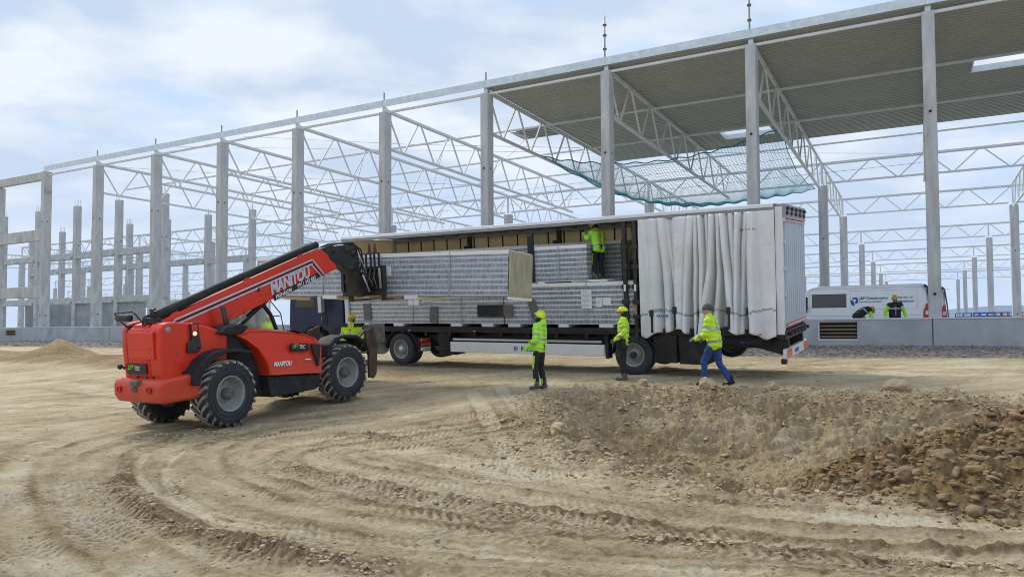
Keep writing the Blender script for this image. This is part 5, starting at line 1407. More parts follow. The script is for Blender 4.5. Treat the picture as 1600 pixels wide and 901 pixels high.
# exhaust and ram
mb = MB(); mb.tube([(.52, .52, 1.78), (.44, .52, 2.22)], .055, 12); mb.tube([(.44, .52, 2.22), (.42, .52, 2.27)], [.055, .045], 12); H(mb, 'exhaust', 'rust')
mb = MB(); mb.tube([(.52, .52, 1.74), (.50, .52, 1.84)], .07, 12); H(mb, 'exhaust_clamp', 'grime')
mb = MB(); mb.tube([(.5, .72, 1.65), (1.2, .80, 2.02)], .03, 10); H(mb, 'ram_rod', 'alu')
mb = MB(); mb.tube([(1.0, .80, 1.85), (1.9, .92, 2.35)], .055, 10); H(mb, 'lift_ram', 'blackpl')
# boom
YB0, YB1 = .73, 1.17
bm_poly = [(-1.02, 2.02), (-.80, 2.08), (3.30, 3.42), (3.45, 3.38), (3.60, 3.28), (3.66, 3.18), (3.80, 3.10), (3.88, 2.97), (3.38, 2.80), (3.25, 2.78), (.40, 1.86), (-.1, 1.72), (-.6, 1.70), (-1.02, 1.85)]
mb = MB(); mb.prism(bm_poly, YB0, YB1); H(mb, 'boom', 'red', .03)
phi = math.atan2(3.42 - 2.08, 3.30 + .80)
ex = Vector((cos(phi), 0, sin(phi))); ez = Vector((-sin(phi), 0, cos(phi)))
def BP(a, b, y=0): return Vector((-.80, y, 2.08)) + ex * a + ez * b       # along and up from the boom's top rear corner
for y in (YB0 - .012,):
    def strip(a0, b0, a1, b1, w, m, nm):
        p, q = BP(a0, b0, y), BP(a1, b1, y)
        m2 = MB(); m2.bar(p, q, w, .012, up=(0, 1, 0)); return m2.build(nm, m, th_)
    strip(.30, -.10, 4.02, -.165, .03, 'decalsilver', 'boom_stripe'); strip(.27, -.145, 4.0, -.21, .022, 'decalblack', 'boom_stripe'); strip(.23, -.185, 4.0, -.25, .03, 'decalsilver', 'boom_stripe')
    strip(.30, -.10, .10, -.24, .03, 'decalsilver', 'boom_stripe'); strip(.24, -.17, .08, -.28, .04, 'decalsilver', 'boom_stripe')
    strip(4.02, -.165, 4.24, -.58, .03, 'decalsilver', 'boom_stripe'); strip(3.98, -.22, 4.19, -.60, .022, 'decalblack', 'boom_stripe'); strip(3.95, -.26, 4.15, -.60, .03, 'decalsilver', 'boom_stripe')
a0 = 2.60
bk_ = MB(); p = [BP(a, b, 0) for a, b in ((a0 + .05, -.63), (4.12, -.60), (4.12, -.49), (a0 + .05, -.50))]
bk_.prism([(q.x, q.z) for q in p], YB0 - .012, YB0 - .002); H(bk_, 'phone_number_strip', 'decalblack')
ff = frame(BP(a0 + .02, -.475, YB0 - .013), ex, ez, (0, -1, 0))
text('MANITOU', .335, 'decalsilver', th_, ff @ Matrix.Rotation(-.012, 4, 'Z'), 'boom_lettering', off=.016, shear=.28, sx=.80, spacing=.95)
text('PRENÁJOM', .112, 'decalwhite', th_, frame(BP(a0 + .10, -.605, YB0 - .015), ex, ez, (0, -1, 0)), 'boom_lettering', off=.002, shear=.2, sx=.88)
text('0911 342 683', .115, 'decalwhite', th_, frame(BP(a0 + .77, -.597, YB0 - .015), ex, ez, (0, -1, 0)), 'boom_lettering', off=.002, shear=.15, sx=.90, spacing=1.03)
# hose track on top
mb = MB(); mb.tube([BP(-.05, .06, .80), BP(1.4, .11, .80), BP(4.0, .10, .80), BP(4.35, .09, .80)], .078, 14); H(mb, 'hose_track', 'blackpl')
mb = MB(); mb.tube([BP(-.05, .06, 1.05), BP(4.3, .09, 1.05)], .05, 10); H(mb, 'hose_track', 'black')
for a in (.35, 2.15, 3.72):
    mb = MB(); mb.prism([(BP(a - .1, -.02).x, BP(a - .1, -.02).z), (BP(a + .12, -.02).x, BP(a + .12, -.02).z), (BP(a + .04, .10).x, BP(a + .04, .10).z), (BP(a - .03, .10).x, BP(a - .03, .10).z)], .74, .77); H(mb, 'lifting_lug', 'red', .01)
mb = MB(); p = BP(2.32, -.25); mb.box((p.x, YB0 - .02, p.z - .05), (p.x + .05, YB0 - .001, p.z + .05)); H(mb, 'boom_sensor', 'black', .01)
# embossed arcs on the boom side
for r0 in (.55, .70):
    mb = MB(); c = BP(2.1, -.95, YB0 - .001); mb.tube([c + ex * r0 * 1.35 * math.cos(t) + ez * r0 * .85 * math.sin(t) for t in np.linspace(1.0, 2.3, 12)], .008, 5); H(mb, 'boom_weld_line', 'red')
# boom head: inner sections, black greasy
mb = MB(); mb.prism([(3.40, 3.42), (3.62, 3.46), (3.95, 3.50), (4.35, 3.53), (4.58, 3.47), (4.70, 3.32), (4.70, 3.10), (4.58, 2.92), (4.44, 2.82), (4.30, 2.92), (4.05, 3.08), (3.80, 3.12), (3.55, 3.34)], .80, 1.10); H(mb, 'boom_head', 'black', .03)
for (x, z, r_) in ((4.52, 3.32, .11), (4.30, 3.40, .09), (3.85, 3.38, .07), (4.45, 2.96, .10)):
    mb = MB(); mb.tube([(x, .765, z), (x, 1.13, z)], r_ * .7, 16); H(mb, 'head_pin', 'black')
for i in range(5):
    mb = MB(); yy = .80 + .07 * i; mb.tube([(3.40, yy, 3.38), (3.9, yy, 3.53 + .02 * (i % 2)), (4.5, yy, 3.58), (4.80, yy, 3.42), (4.88, yy, 3.1), (4.78, yy, 2.8)], .018, 6); H(mb, 'hydraulic_hose', 'blackpl')
mb = MB(); mb.tube([(4.6, .72, 3.35), (4.85, .70, 2.85)], .012, 6); mb.tube([(4.72, .71, 2.8), (4.92, .69, 2.38)], .022, 8); H(mb, 'tilt_ram_rod', 'alu')
mb = MB(); mb.prism([(4.46, 2.98), (4.66, 3.10), (4.80, 3.0), (4.86, 2.66), (5.04, 2.60), (5.06, 2.30), (4.86, 2.26), (4.66, 2.40), (4.60, 2.66)], .84, 1.06); H(mb, 'tilt_linkage', 'black', .02)
# carriage with clamp spikes and forks
car = H(MB().box((5.10, .40, 2.28), (5.20, 1.74, 2.40)), 'fork_carriage', 'black', .01)
mb = MB(); mb.box((5.08, .38, 2.40), (5.22, .47, 3.02)); mb.box((5.08, 1.67, 2.40), (5.22, 1.76, 3.02)); mb.box((5.09, .47, 2.92), (5.18, 1.67, 3.0)); mb.box((5.12, .47, 2.40), (5.15, 1.67, 2.92)); mb.box((5.04, .55, 2.62), (5.12, 1.6, 2.70)); mb.build('carriage_frame', 'black', car, bevel=.006)
for i in range(6):
    mb = MB(); y = .50 + i * .14; mb.tube([(5.0, y, 2.45 + .05 * (i % 2)), (4.94, y + .06, 2.72), (5.05, y + .1, 2.95), (4.98, y + .16, 2.6)], .016, 6); mb.build('hose', 'grime', car)
mb = MB(); mb.tube([(5.02, .42, 2.45), (5.02, .44, 2.95)], .03, 8); mb.build('valve', 'rim', car)
for y in (.52, .66, .78, .93, 1.08, 1.22):
    mb = MB(); mb.box((5.10, y - .016, 3.0), (5.15, y + .016, 3.32)); mb.build('guard_bar', 'black', car)
mb = MB(); mb.box((5.10, .50, 3.30), (5.14, 1.24, 3.33)); mb.build('guard_bar', 'black', car)
for y in (.56, .74, 1.30, 1.46):
    mb = MB(); mb.prism([(y - .05, 3.30), (y + .05, 3.30), (y + .025, 3.42), (y + .006, 3.56), (y - .006, 3.56), (y - .025, 3.42)], 5.02, 5.07, ax='yz'); mb.build('clamp_spike', 'rust', car)
for y in (.50, 1.58):
    mb = MB(); mb.box((5.20, y - .07, 2.17), (5.26, y + .07, 2.95)); mb.box((5.20, y - .07, 2.15), (6.55, y + .07, 2.195)); mb.build('fork_tine', 'rust', car, bevel=.008)
mb = MB(); mb.box((5.0, .95, 2.86), (5.03, 1.1, 2.94)); mb.build('warning_label', 'paper', car)
mb = MB(); mb.box((5.28, .30, 2.75), (5.30, .46, 2.98)); mb.build('hanging_paper', 'paper', car)
# cab on the far side of the boom
cabp = [(.66, 1.20), (.60, 2.15), (.74, 2.40), (1.05, 2.50), (1.66, 2.52), (2.08, 2.34), (2.38, 1.98), (2.55, 1.55), (2.58, 1.20)]
cb_ = H(MB().prism([(.10, 1.05), (2.60, 1.05), (2.60, 1.50), (.10, 1.50)], 1.36, 2.1), 'cab', 'blackpl', .03)
for y in (1.37, 2.08):
    mb = MB(); pts = [Vector((x, y, z)) for x, z in cabp]
    for p_, q_ in zip(pts[:-1], pts[1:]): mb.bar(p_, q_, .07, .07)
    mb.bar((1.25, y, 1.3), (1.18, y, 2.5), .05); mb.build('cab_frame', 'black', cb_, bevel=.01)
    mb = MB(); mb.add([(x, y, z) for x, z in cabp], [tuple(range(len(cabp)))]); mb.build('cab_window', 'clearglass', cb_, fix=False)
mb = MB(); mb.prism([(.56, 2.22), (.70, 2.44), (1.04, 2.56), (1.70, 2.58), (1.9, 2.48), (1.66, 2.50), (1.05, 2.48), (.76, 2.38)], 1.34, 2.11); mb.build('cab_roof', 'black', cb_, bevel=.01)
for y in np.arange(1.45, 2.05, .1):
    mb = MB(); mb.bar((1.72, y, 2.51), (2.12, y, 2.34), .016); mb.bar((2.12, y, 2.36), (2.42, y, 1.96), .016); mb.bar((2.42, y, 1.96), (2.56, y, 1.52), .016); mb.build('guard_bar', 'black', cb_)
mb = MB(); mb.box((.75, 1.5, 1.35), (1.2, 1.95, 1.58)); mb.box((.68, 1.5, 1.55), (.78, 1.95, 2.1)); mb.build('seat', 'blackpl', cb_, bevel=.04)
mb = MB(); mb.tube([(1.75, 1.7, 1.5), (1.6, 1.7, 1.85)], .03, 8); mb.lathe([(.19, -.012), (.2, 0), (.19, .012), (.18, 0), (.19, -.012)], 24, T=Matrix.Translation((1.58, 1.7, 1.88)) @ Matrix.Rotation(-.5, 4, 'Y') @ Matrix.Rotation(math.pi / 2, 4, 'X')); mb.build('steering_wheel', 'black', cb_)
mb = MB(); mb.tube([(2.5, 2.15, 1.2), (2.85, 2.2, 1.55), (2.75, 2.2, 2.05), (2.45, 2.15, 2.5)], .014, 6); mb.tube([(2.58, 1.5, 1.5), (2.86, 1.5, 1.55), (2.78, 1.5, 2.0), (2.2, 1.5, 2.62)], .012, 6); mb.tube([(2.55, 1.5, 1.95), (2.8, 1.5, 1.95)], .012, 6); mb.build('hand_rail', 'black', cb_)
mb = MB(); mb.lathe([(.05, 0), (.045, .09), (.02, .11), (.001, .11)], 14, axis='z', T=Matrix.Translation((1.35, 1.9, 2.58))); mb.build('beacon', 'orange', cb_)
# front stabiliser
mb = MB(); mb.prism([(4.05, 1.50), (4.45, 1.60), (4.45, 1.10), (4.36, .46), (4.26, .36), (4.10, .40), (4.12, .9)], .12, .18); H(mb, 'stabiliser_plate', 'rust', .01)
mb = MB(); mb.box((4.28, .02, 1.18), (4.62, .40, 1.62)); H(mb, 'stabiliser_box', 'grime', .015)
mb = MB(); mb.box((3.7, .3, 1.0), (4.3, .7, 1.3)); mb.tube([(3.8, .3, 1.35), (4.3, .2, 1.0)], .05, 10); mb.tube([(3.75, .25, 1.2), (4.1, .2, 1.5), (4.35, .1, 1.45)], .025, 6); mb.tube([(3.9, .2, 1.1), (4.15, .15, 1.3), (4.1, .1, .9)], .02, 6); H(mb, 'stabiliser_arm', 'black', .01)
mb = MB(); mb.prism([(4.05, 1.50), (4.45, 1.60), (4.45, 1.10), (4.36, .46), (4.26, .36), (4.10, .40), (4.12, .9)], 1.95, 2.0); H(mb, 'stabiliser_plate', 'rust', .01)
# the lifted pack
A_ = Vector((-6.85, 21.1, 2.823)); B_ = Vector((.213, 17.07, 2.586)); ax = (B_ - A_).normalized()
dy = Vector((0, 0, 1)).cross(ax).normalized(); az = ax.cross(dy)
pack(frame(A_, ax, dy, az), (B_ - A_).length, 1.15, 1.03, 'long pack of striped panels lifted in the air on the forks of the telehandler', foam=((.6, 1.0), (2.5, 3.0), (5.2, 5.6)), wrap=1)
mb = MB(); mb.box((4.1, .0, -.09), (5.1, .12, -.03)); o = mb.build('timber_batten', 'wood'); o.matrix_world = frame(A_, ax, dy, az); tag(o, 'thin timber batten under the lifted pack', 'batten')
# ------------------------------------------------------------------ people
def V3(*a): return Vector(a)
def cap(mb, p, q, r0, r1, n=12):
    p = Vector(p); q = Vector(q); d = q - p; L_ = d.length
    if L_ < 1e-5: mb.ell(p, (r0, r0, r0)); return
    z = d / L_; pts = []; rs = []
    for k in range(4):
        a = math.pi / 2 * (k / 4); pts.append(p - z * r0 * math.cos(a)); rs.append(max(.0005, r0 * math.sin(a)))
    pts.append(p); rs.append(r0); pts.append(q); rs.append(r1)
    for k in range(1, 5):
        a = math.pi / 2 * (k / 4); pts.append(q + z * r1 * math.sin(a)); rs.append(max(.0005, r1 * math.cos(a)))
    mb.tube(pts, rs, n)
def person(label, mw, J, outfit, group=None, lower=True):
    """J: joints in a frame facing +y, x to the person's right, z up"""
    t = thing('person', label, 'person', mw, group)
    hd = J['head']; fw = J.get('face', V3(0, 1, 0)).normalized(); upv = J.get('headup', V3(0, 0, 1)); rt = fw.cross(upv).normalized(); upv = rt.cross(fw)
    RM = Matrix((rt, fw, upv)).transposed()
    def hp(x, y, z): return hd + RM @ V3(x, y, z)
    body = MB()
    body.ell(hd, (.078, .098, .115), rot=RM); body.ell(hp(0, .025, -.055), (.055, .07, .065), rot=RM)
    body.ell(hp(0, .100, -.012), (.014, .022, .022), rot=RM); body.ell(hp(0, .09, -.055), (.03, .014, .01), rot=RM)
    for s in (-1, 1): body.ell(hp(s * .08, -.005, -.005), (.012, .022, .03), rot=RM); body.ell(hp(s * .035, .082, .012), (.018, .012, .010), rot=RM)
    cap(body, J['neck'], hp(0, -.01, -.07), .055, .052)
    cap(body, J['chest'] + V3(-.09, 0, 0), J['chest'] + V3(.09, 0, 0), .09, .09); cap(body, J['chest'], J['neck'], .10, .06); cap(body, J['pelvis'], J['chest'], .12, .12)
    for s in ('L', 'R'):
        cap(body, J['sh' + s], J['el' + s], .048, .038); cap(body, J['el' + s], J['wr' + s], .038, .028)
        cap(body, J['chest'], J['sh' + s], .08, .05)
        if lower:
            cap(body, J['pelvis'], J['hip' + s], .11, .09); cap(body, J['hip' + s], J['kn' + s], .075, .052); cap(body, J['kn' + s], J['an' + s], .05, .036); cap(body, J['an' + s], J['to' + s], .036, .03)
    gloves = MB()
    for s, sg in (('L', -1), ('R', 1)):
        w = J['wr' + s]; e = J['el' + s]; dr = J.get('hd' + s, (w - e)).normalized(); pn = J.get('pn' + s, V3(-sg, 0, 0)); pn = (pn - dr * pn.dot(dr)).normalized(); sd_ = dr.cross(pn)
        g = gloves if outfit.get('gloves') else body
        k_ = 1.12 if outfit.get('gloves') else 1.0
        pc = w + dr * .05; Rm = Matrix((sd_, pn, dr)).transposed()
        g.ell(pc, (.040 * k_, .018 * k_, .052), rot=Rm); cap(g, w - dr * .01, w + dr * .03, .026 * k_, .03 * k_)
        for i, (o_, l_) in enumerate(((-.030, .062), (-.010, .072), (.010, .068), (.030, .054))):
            b0 = w + dr * .092 + sd_ * o_ ; m1 = b0 + dr * l_ * .5 + pn * .012; m2 = m1 + (dr * .62 + pn * .78) * l_ * .5
            cap(g, b0 - dr * .03, m1, .0105 * k_, .0098 * k_, 8); cap(g, m1, m2, .0098 * k_, .009 * k_, 8)
        tb_ = w + dr * .03 + sd_ * (-.034); cap(g, tb_, tb_ - sd_ * .026 + dr * .035 + pn * .012, .0135 * k_, .012 * k_, 8); cap(g, tb_ - sd_ * .026 + dr * .035 + pn * .012, tb_ - sd_ * .026 + dr * .066 + pn * .026, .012 * k_, .010 * k_, 8)
    remeshed(body, 'body', ['skin'], t, .0125, 2, .4)
    if outfit.get('gloves'): remeshed(gloves, 'gloves', [outfit['gloves']], t, .0085, 1, .4)
    for s in (-1, 1):
        mb = MB(); mb.ell(hp(s * .034, .094, .012), (.009, .005, .005), rot=RM, n=8, m=6); mb.build('eye', 'black', t)
    # jacket
    jk = MB(); P_, C_, N_ = J['pelvis'], J['chest'], J['neck']; hem = J.get('hem', .02)
    tw = .115
    sx_ = (J['shR'] - J['shL']).normalized(); fwd = (N_ - P_).cross(sx_).normalized() * -1
    dn = (C_ - P_).normalized()
    for s in (-1, 1):
        cap(jk, C_ + sx_ * .085 * s + dn * .02, P_ + sx_ * .075 * s - dn * hem, .135, .132)
        cap(jk, C_ + sx_ * .10 * s + dn * .08, C_ + sx_ * .085 * s - dn * .1, .105, .13)
    cap(jk, C_ + dn * .06, N_ - dn * .02, .12, .082); cap(jk, N_, N_ + (hp(0, -.012, -.09) - N_) * .7, .078, .074)
    for s in ('L', 'R'):
        e = J['el' + s]; w = J['wr' + s]; sh = J['sh' + s]
        cap(jk, sh, e, .082, .066); cap(jk, e, w + (e - w).normalized() * .01, .066, .050); cap(jk, C_ + dn * .08, sh, .10, .085)
    if outfit.get('hood'):
        jk.ell(N_ - fwd * -.09 + dn * .02, (.11, .075, .10)); 
    jo = remeshed(jk, 'jacket', [outfit['jacket'], 'refl', outfit.get('j2', 'darkcloth')], t, .013, 2, .5)
    jm = jo.data
    # gentle cloth folds
    co_ = np.empty(len(jm.vertices) * 3); jm.vertices.foreach_get('co', co_); co_ = co_.reshape(-1, 3)
    nn_ = np.empty(len(jm.vertices) * 3); jm.vertices.foreach_get('normal', nn_); nn_ = nn_.reshape(-1, 3)
    d_ = fbm(co_[:, 0] + co_[:, 1] * .7 + 3, co_[:, 2], 8, 3, int(abs(mw[0][3]) * 10)) * .016 + .006 * np.sin(co_[:, 2] * 60 + 4 * co_[:, 0])
    co_ += nn_ * d_[:, None]; jm.vertices.foreach_set('co', co_.ravel())
    bands = outfit.get('bands', (.22, .34)); T_ = (C_ - P_)
    ab = outfit.get('armbands', (.45, .75))
    for p in jm.polygons:
        c = p.center
        dT = []
        for s in ('L', 'R'):
            for (a, b, kk) in ((J['sh' + s], J['el' + s], 0), (J['el' + s], J['wr' + s], 1)):
                ab_ = b - a; tt_ = max(0, min(1, (c - a).dot(ab_) / ab_.length_squared)); dT.append(((c - (a + ab_ * tt_)).length, kk, tt_, s))
        dm = min(dT, key=lambda q: q[0])
        tz = (c - P_).dot(T_) / T_.length_squared; dc = (c - P_ - T_ * max(-.2, min(1.2, tz))).length
        arm = dm[0] < .088 and (dm[1] == 1 or dm[2] > .25) 
        if arm:
            if dm[1] == 0 and abs(dm[2] - ab[0] - .15) * .28 < .026: p.material_index = 1
            if dm[1] == 1 and abs(dm[2] - .45) * .26 < .026: p.material_index = 1
            if outfit.get('green'): p.material_index = 2
            if outfit.get('cuff') and dm[1] == 1 and dm[2] > .86: p.material_index = 2
        else:
            hz_ = tz * T_.length
            if any(abs(hz_ - b_) < .026 for b_ in bands): p.material_index = 1
            if outfit.get('brace') and hz_ > bands[-1]:
                xx = (c - P_).dot(sx_)
                if abs(abs(xx) - .10) < .026: p.material_index = 1
            if outfit.get('vestdark') and hz_ > outfit['vestdark'][0] and hz_ < outfit['vestdark'][1]: p.material_index = 2
            if outfit.get('shoulderdark') and hz_ > T_.length + .08 and abs((c - P_).dot(sx_)) > .09: p.material_index = 2
    if lower:
        tr_ = MB()
        cap(tr_, J['pelvis'] + sx_ * -.06, J['pelvis'] + sx_ * .06, .125, .125)
        for s in ('L', 'R'):
            cap(tr_, J['hip' + s] + V3(0, 0, .04), J['kn' + s], .100, .074); cap(tr_, J['kn' + s], J['an' + s] + (J['kn' + s] - J['an' + s]).normalized() * .04, .074, .062)
        to_ = remeshed(tr_, 'trousers', [outfit['trousers'], outfit['jacket'], 'refl'], t, .013, 2, .5)
        tm_ = to_.data; co_ = np.empty(len(tm_.vertices) * 3); tm_.vertices.foreach_get('co', co_); co_ = co_.reshape(-1, 3)
        nn_ = np.empty(len(tm_.vertices) * 3); tm_.vertices.foreach_get('normal', nn_); nn_ = nn_.reshape(-1, 3)
        d_ = fbm(co_[:, 0] * 1.4 + 9, co_[:, 2] * 1.6, 8, 3, 17) * .020; co_ += nn_ * d_[:, None]; tm_.vertices.foreach_set('co', co_.ravel())
        if outfit.get('legpatch'):
            for p in tm_.polygons:
                z = p.center.z; sd_ = (p.center - J['pelvis']).dot(sx_)
                fr = p.normal.dot(V3(0, 1, 0)); ou = p.normal.dot(sx_) * (1 if sd_ > 0 else -1)
                kz = J['knL'].z
                if (kz - .04 < z < kz + .26 and (fr > .1 and ou > -.5)) and not (kz + .06 < z < kz + .15 and fr > .75): p.material_index = 1
                if J['anL'].z + .04 < z < J['anL'].z + .16 and fr > -.2: p.material_index = 1
        bt = MB()
        for s in ('L', 'R'):
            a, b = J['an' + s], J['to' + s]
            cap(bt, a + V3(0, 0, .08), a, .058, .052); cap(bt, a - (b - a).normalized() * .05 + V3(0, 0, -.035), b + V3(0, 0, 0), .043, .040)
        remeshed(bt, 'boots', [outfit.get('boots', 'boot')], t, .012, 1)
    # head wear
    hm = outfit.get('helmet')
    if hm:
        mb = MB(); v = []; f = []; n = 20; m = 9
        for i in range(m + 1):
            ph = math.pi * .5 * i / m * 1.08
            for k in range(n):
                a = 2 * math.pi * k / n
                v.append(hp(.108 * math.sin(ph) * math.cos(a), .132 * math.sin(ph) * math.sin(a) - .004, .028 + .118 * math.cos(ph)))
        for i in range(m):
            for k in range(n): f.append((i * n + k, (i + 1) * n + k, (i + 1) * n + (k + 1) % n, i * n + (k + 1) % n))
        mb.add(v, f, 0, True)
        mb.ell(hp(0, .118, .030), (.075, .05, .010), rot=RM)
        o = mb.build('helmet', hm, t); o.modifiers.new('s', 'SOLIDIFY').thickness = .006
        mb = MB()
        for s in (-1, 0, 1):
            mb.tube([hp(s * .035, .132 * math.sin(a), .030 + .121 * math.cos(a)) for a in np.linspace(-1.0, .9, 8)], .008, 6)
        mb.build('helmet_ridges', outfit.get('ridge', hm), o)
        if outfit.get('hood_mask', True):
            mb = MB(); mb.ell(hp(0, -.022, -.02), (.088, .092, .115), rot=RM); mb.ell(hp(0, -.02, -.09), (.072, .08, .07), rot=RM); mb.build('balaclava', 'darkcloth', t)
        mb = MB(); mb.tube([hp(-.085, .01, .01), hp(-.07, .04, -.07), hp(0, .055, -.115), hp(.07, .04, -.07), hp(.085, .01, .01)], .005, 5); mb.build('chin_strap', 'black', t)
    elif outfit.get('beanie'):
        mb = MB(); mb.ell(hp(0, -.012, .045), (.094, .112, .098), rot=RM); mb.tube([hp(.092 * math.cos(a), -.012 + .11 * math.sin(a), .035) for a in np.linspace(0, 2 * math.pi, 20)], .016, 6); mb.build('beanie', 'beanie', t)
    if outfit.get('belt'):
        mb = MB(); p = J['pelvis'] + V3(0, 0, .04)
        mb.tube([p + V3(.155 * math.cos(a), .145 * math.sin(a), .0) for a in np.linspace(0, 2 * math.pi, 20)], .028, 6)
        mb.build('tool_belt', 'black', t)
        for a, c_ in ((0, 'darkcloth'), (math.pi, 'darkcloth'), (2.4, 'darkcloth')):
            mb = MB(); q = p + V3(.185 * math.cos(a), .17 * math.sin(a), -.10); mb.box(q - V3(.07, .06, .14), q + V3(.07, .06, .10)); mb.build('tool_pouch', c_, t, bevel=.02)
        mb = MB(); q = p + V3(-.19, .05, -.18); mb.box(q - V3(.01, .05, .03), q + V3(.02, .06, .03)); mb.build('red_tool', 'redlens', t, bevel=.005)
    return t
def stand(h=1.0, **k):
    J = dict(pelvis=V3(0, 0, .98), chest=V3(0, .0, 1.34), neck=V3(0, 0, 1.50), head=V3(0, .02, 1.66), shL=V3(-.19, 0, 1.44), shR=V3(.19, 0, 1.44), elL=V3(-.25, -.03, 1.14), elR=V3(.25, -.03, 1.14),
             wrL=V3(-.25, .07, .90), wrR=V3(.25, .07, .90), hipL=V3(-.09, 0, .94), hipR=V3(.09, 0, .94), knL=V3(-.10, .02, .52), knR=V3(.10, .02, .52), anL=V3(-.11, -.01, .10), anR=V3(.11, -.01, .10), toL=V3(-.12, .16, .045), toR=V3(.12, .16, .045))
    J.update(k); return J
def place(x, y, z, deg, s=1.0): return Matrix.Translation((x, y, z)) @ Matrix.Rotation(R(deg), 4, 'Z') @ Matrix.Scale(s, 4)
Y1 = dict(jacket='hivizg', trousers='darkcloth', helmet='helmet', gloves='hivizg')
# worker left of centre, looking up
person('person in green hi-vis jacket and yellow helmet looking up at the lifted pack', place(.93, 16.85, gz(.93, 16.85), 62, .985),
       stand(head=V3(0, -.005, 1.655), face=V3(.15, .85, .45), elL=V3(-.27, -.02, 1.15), wrL=V3(-.24, .20, .97), elR=V3(.25, .02, 1.15), wrR=V3(.20, .24, 1.0), toL=V3(-.13, .17, .045), anL=V3(-.12, .02, .10), knL=V3(-.12, .06, .52), anR=V3(.11, -.06, .10), toR=V3(.13, .10, .045)),
       dict(Y1, bands=(.16,), hood=True, legpatch=True, gloves='hivizg', armbands=(.5, .7)), 'workers beside the trailer')
person('person with tool belt in hi-vis jacket and yellow helmet beside the trailer wheel', place(3.02, 18.05, gz(3.02, 18.05) - .01, 78, 1.0),
       stand(face=V3(-.05, 1, -.05), elL=V3(-.28, -.05, 1.18), wrL=V3(-.15, .19, .98), elR=V3(.28, -.04, 1.18), wrR=V3(.10, .20, 1.0), pnL=V3(.6, .3, 0)),
       dict(jacket='hiviz', trousers='darkcloth', helmet='helmet', gloves='glove', ridge='darkcloth', belt=True, bands=(.20,)), 'workers beside the trailer')
person('person in hi-vis coat, grey knitted cap and blue jeans walking beside the trailer curtain', place(4.68, 16.2, gz(4.68, 16.2), 55, 1.02),
       stand(pelvis=V3(0, 0, .96), chest=V3(0, .06, 1.32), neck=V3(0, .10, 1.48), head=V3(0, .15, 1.63), shL=V3(-.20, .07, 1.41), shR=V3(.20, .07, 1.41), elL=V3(-.27, .10, 1.12), wrL=V3(-.20, .34, 1.02), elR=V3(.27, .08, 1.12), wrR=V3(.22, .32, 1.02), face=V3(-.1, 1, -.1),
             hdL=V3(.0, 1, -.25), pnL=V3(.7, 0, -.5), hdR=V3(0, 1, -.2), knL=V3(-.10, .20, .52), anL=V3(-.11, .16, .11), toL=V3(-.12, .33, .06), knR=V3(.10, -.05, .52), anR=V3(.12, -.30, .12), toR=V3(.13, -.15, .05), hem=.06),
       dict(jacket='hiviz', trousers='jeans', beanie=True, gloves='glove', bands=(.0, .24), brace=True, boots='darkcloth', armbands=(.45, .7)), 'workers beside the trailer')
person('person in yellow hi-vis jacket facing the camera behind the front wheel of the telehandler', place(-4.02, 20.5, gz(-4.02, 20.5), 172, 1.0),
       stand(elL=V3(-.30, -.02, 1.16), wrL=V3(-.28, .14, .95), elR=V3(.28, -.02, 1.16), wrR=V3(.18, .20, 1.02)), dict(jacket='hiviz', trousers='darkcloth', helmet='helmet', gloves='glove', bands=(.22,), ridge='helmet', shoulderdark=True), 'workers beside the trailer')
wp = TP(4.80, .45, 1.20)
person('person in green hi-vis jacket standing on the packs inside the trailer', Matrix.Translation(wp) @ Matrix.Rotation(R(35), 4, 'Z') @ Matrix.Scale(.95, 4),
       stand(pelvis=V3(0, -.02, .96), chest=V3(0, .04, 1.30), neck=V3(0, .09, 1.46), head=V3(-.02, .16, 1.60), face=V3(-.5, .9, -.15), shL=V3(-.19, .05, 1.38), shR=V3(.19, .05, 1.38), elL=V3(-.30, .16, 1.22), wrL=V3(-.26, .34, 1.38), elR=V3(.26, .02, 1.12), wrR=V3(.22, .16, .94), knL=V3(-.10, .06, .52), knR=V3(.11, .02, .52)),
       dict(jacket='hivizg', trousers='darkcloth', helmet='helmet', gloves='darkcloth', bands=(.05,), legpatch=True), 'workers beside the trailer')
# driver in the cab (seated)
dm = HM @ Matrix.Translation((.62, 1.72, 1.02)) @ Matrix.Rotation(-math.pi / 2, 4, 'Z')
person('person in bright green jacket seated in the cab of the telehandler', dm,
       stand(pelvis=V3(0, 0, .62 - .02), chest=V3(0, .02, .94), neck=V3(0, .03, 1.08), head=V3(0, .06, 1.23), shL=V3(-.19, .03, 1.02), shR=V3(.19, .03, 1.02), elL=V3(-.26, .22, .80), elR=V3(.26, .24, .80), wrL=V3(-.15, .48, .86), wrR=V3(.16, .52, .84), hipL=V3(-.09, .05, .58), hipR=V3(.09, .05, .58), knL=V3(-.12, .45, .60), knR=V3(.12, .45, .60), anL=V3(-.12, .52, .22), anR=V3(.12, .52, .22), toL=V3(-.12, .68, .17), toR=V3(.12, .68, .17)),
       dict(jacket='hivizg', trousers='darkcloth', helmet='helmet', gloves='glove', bands=(.15,)))
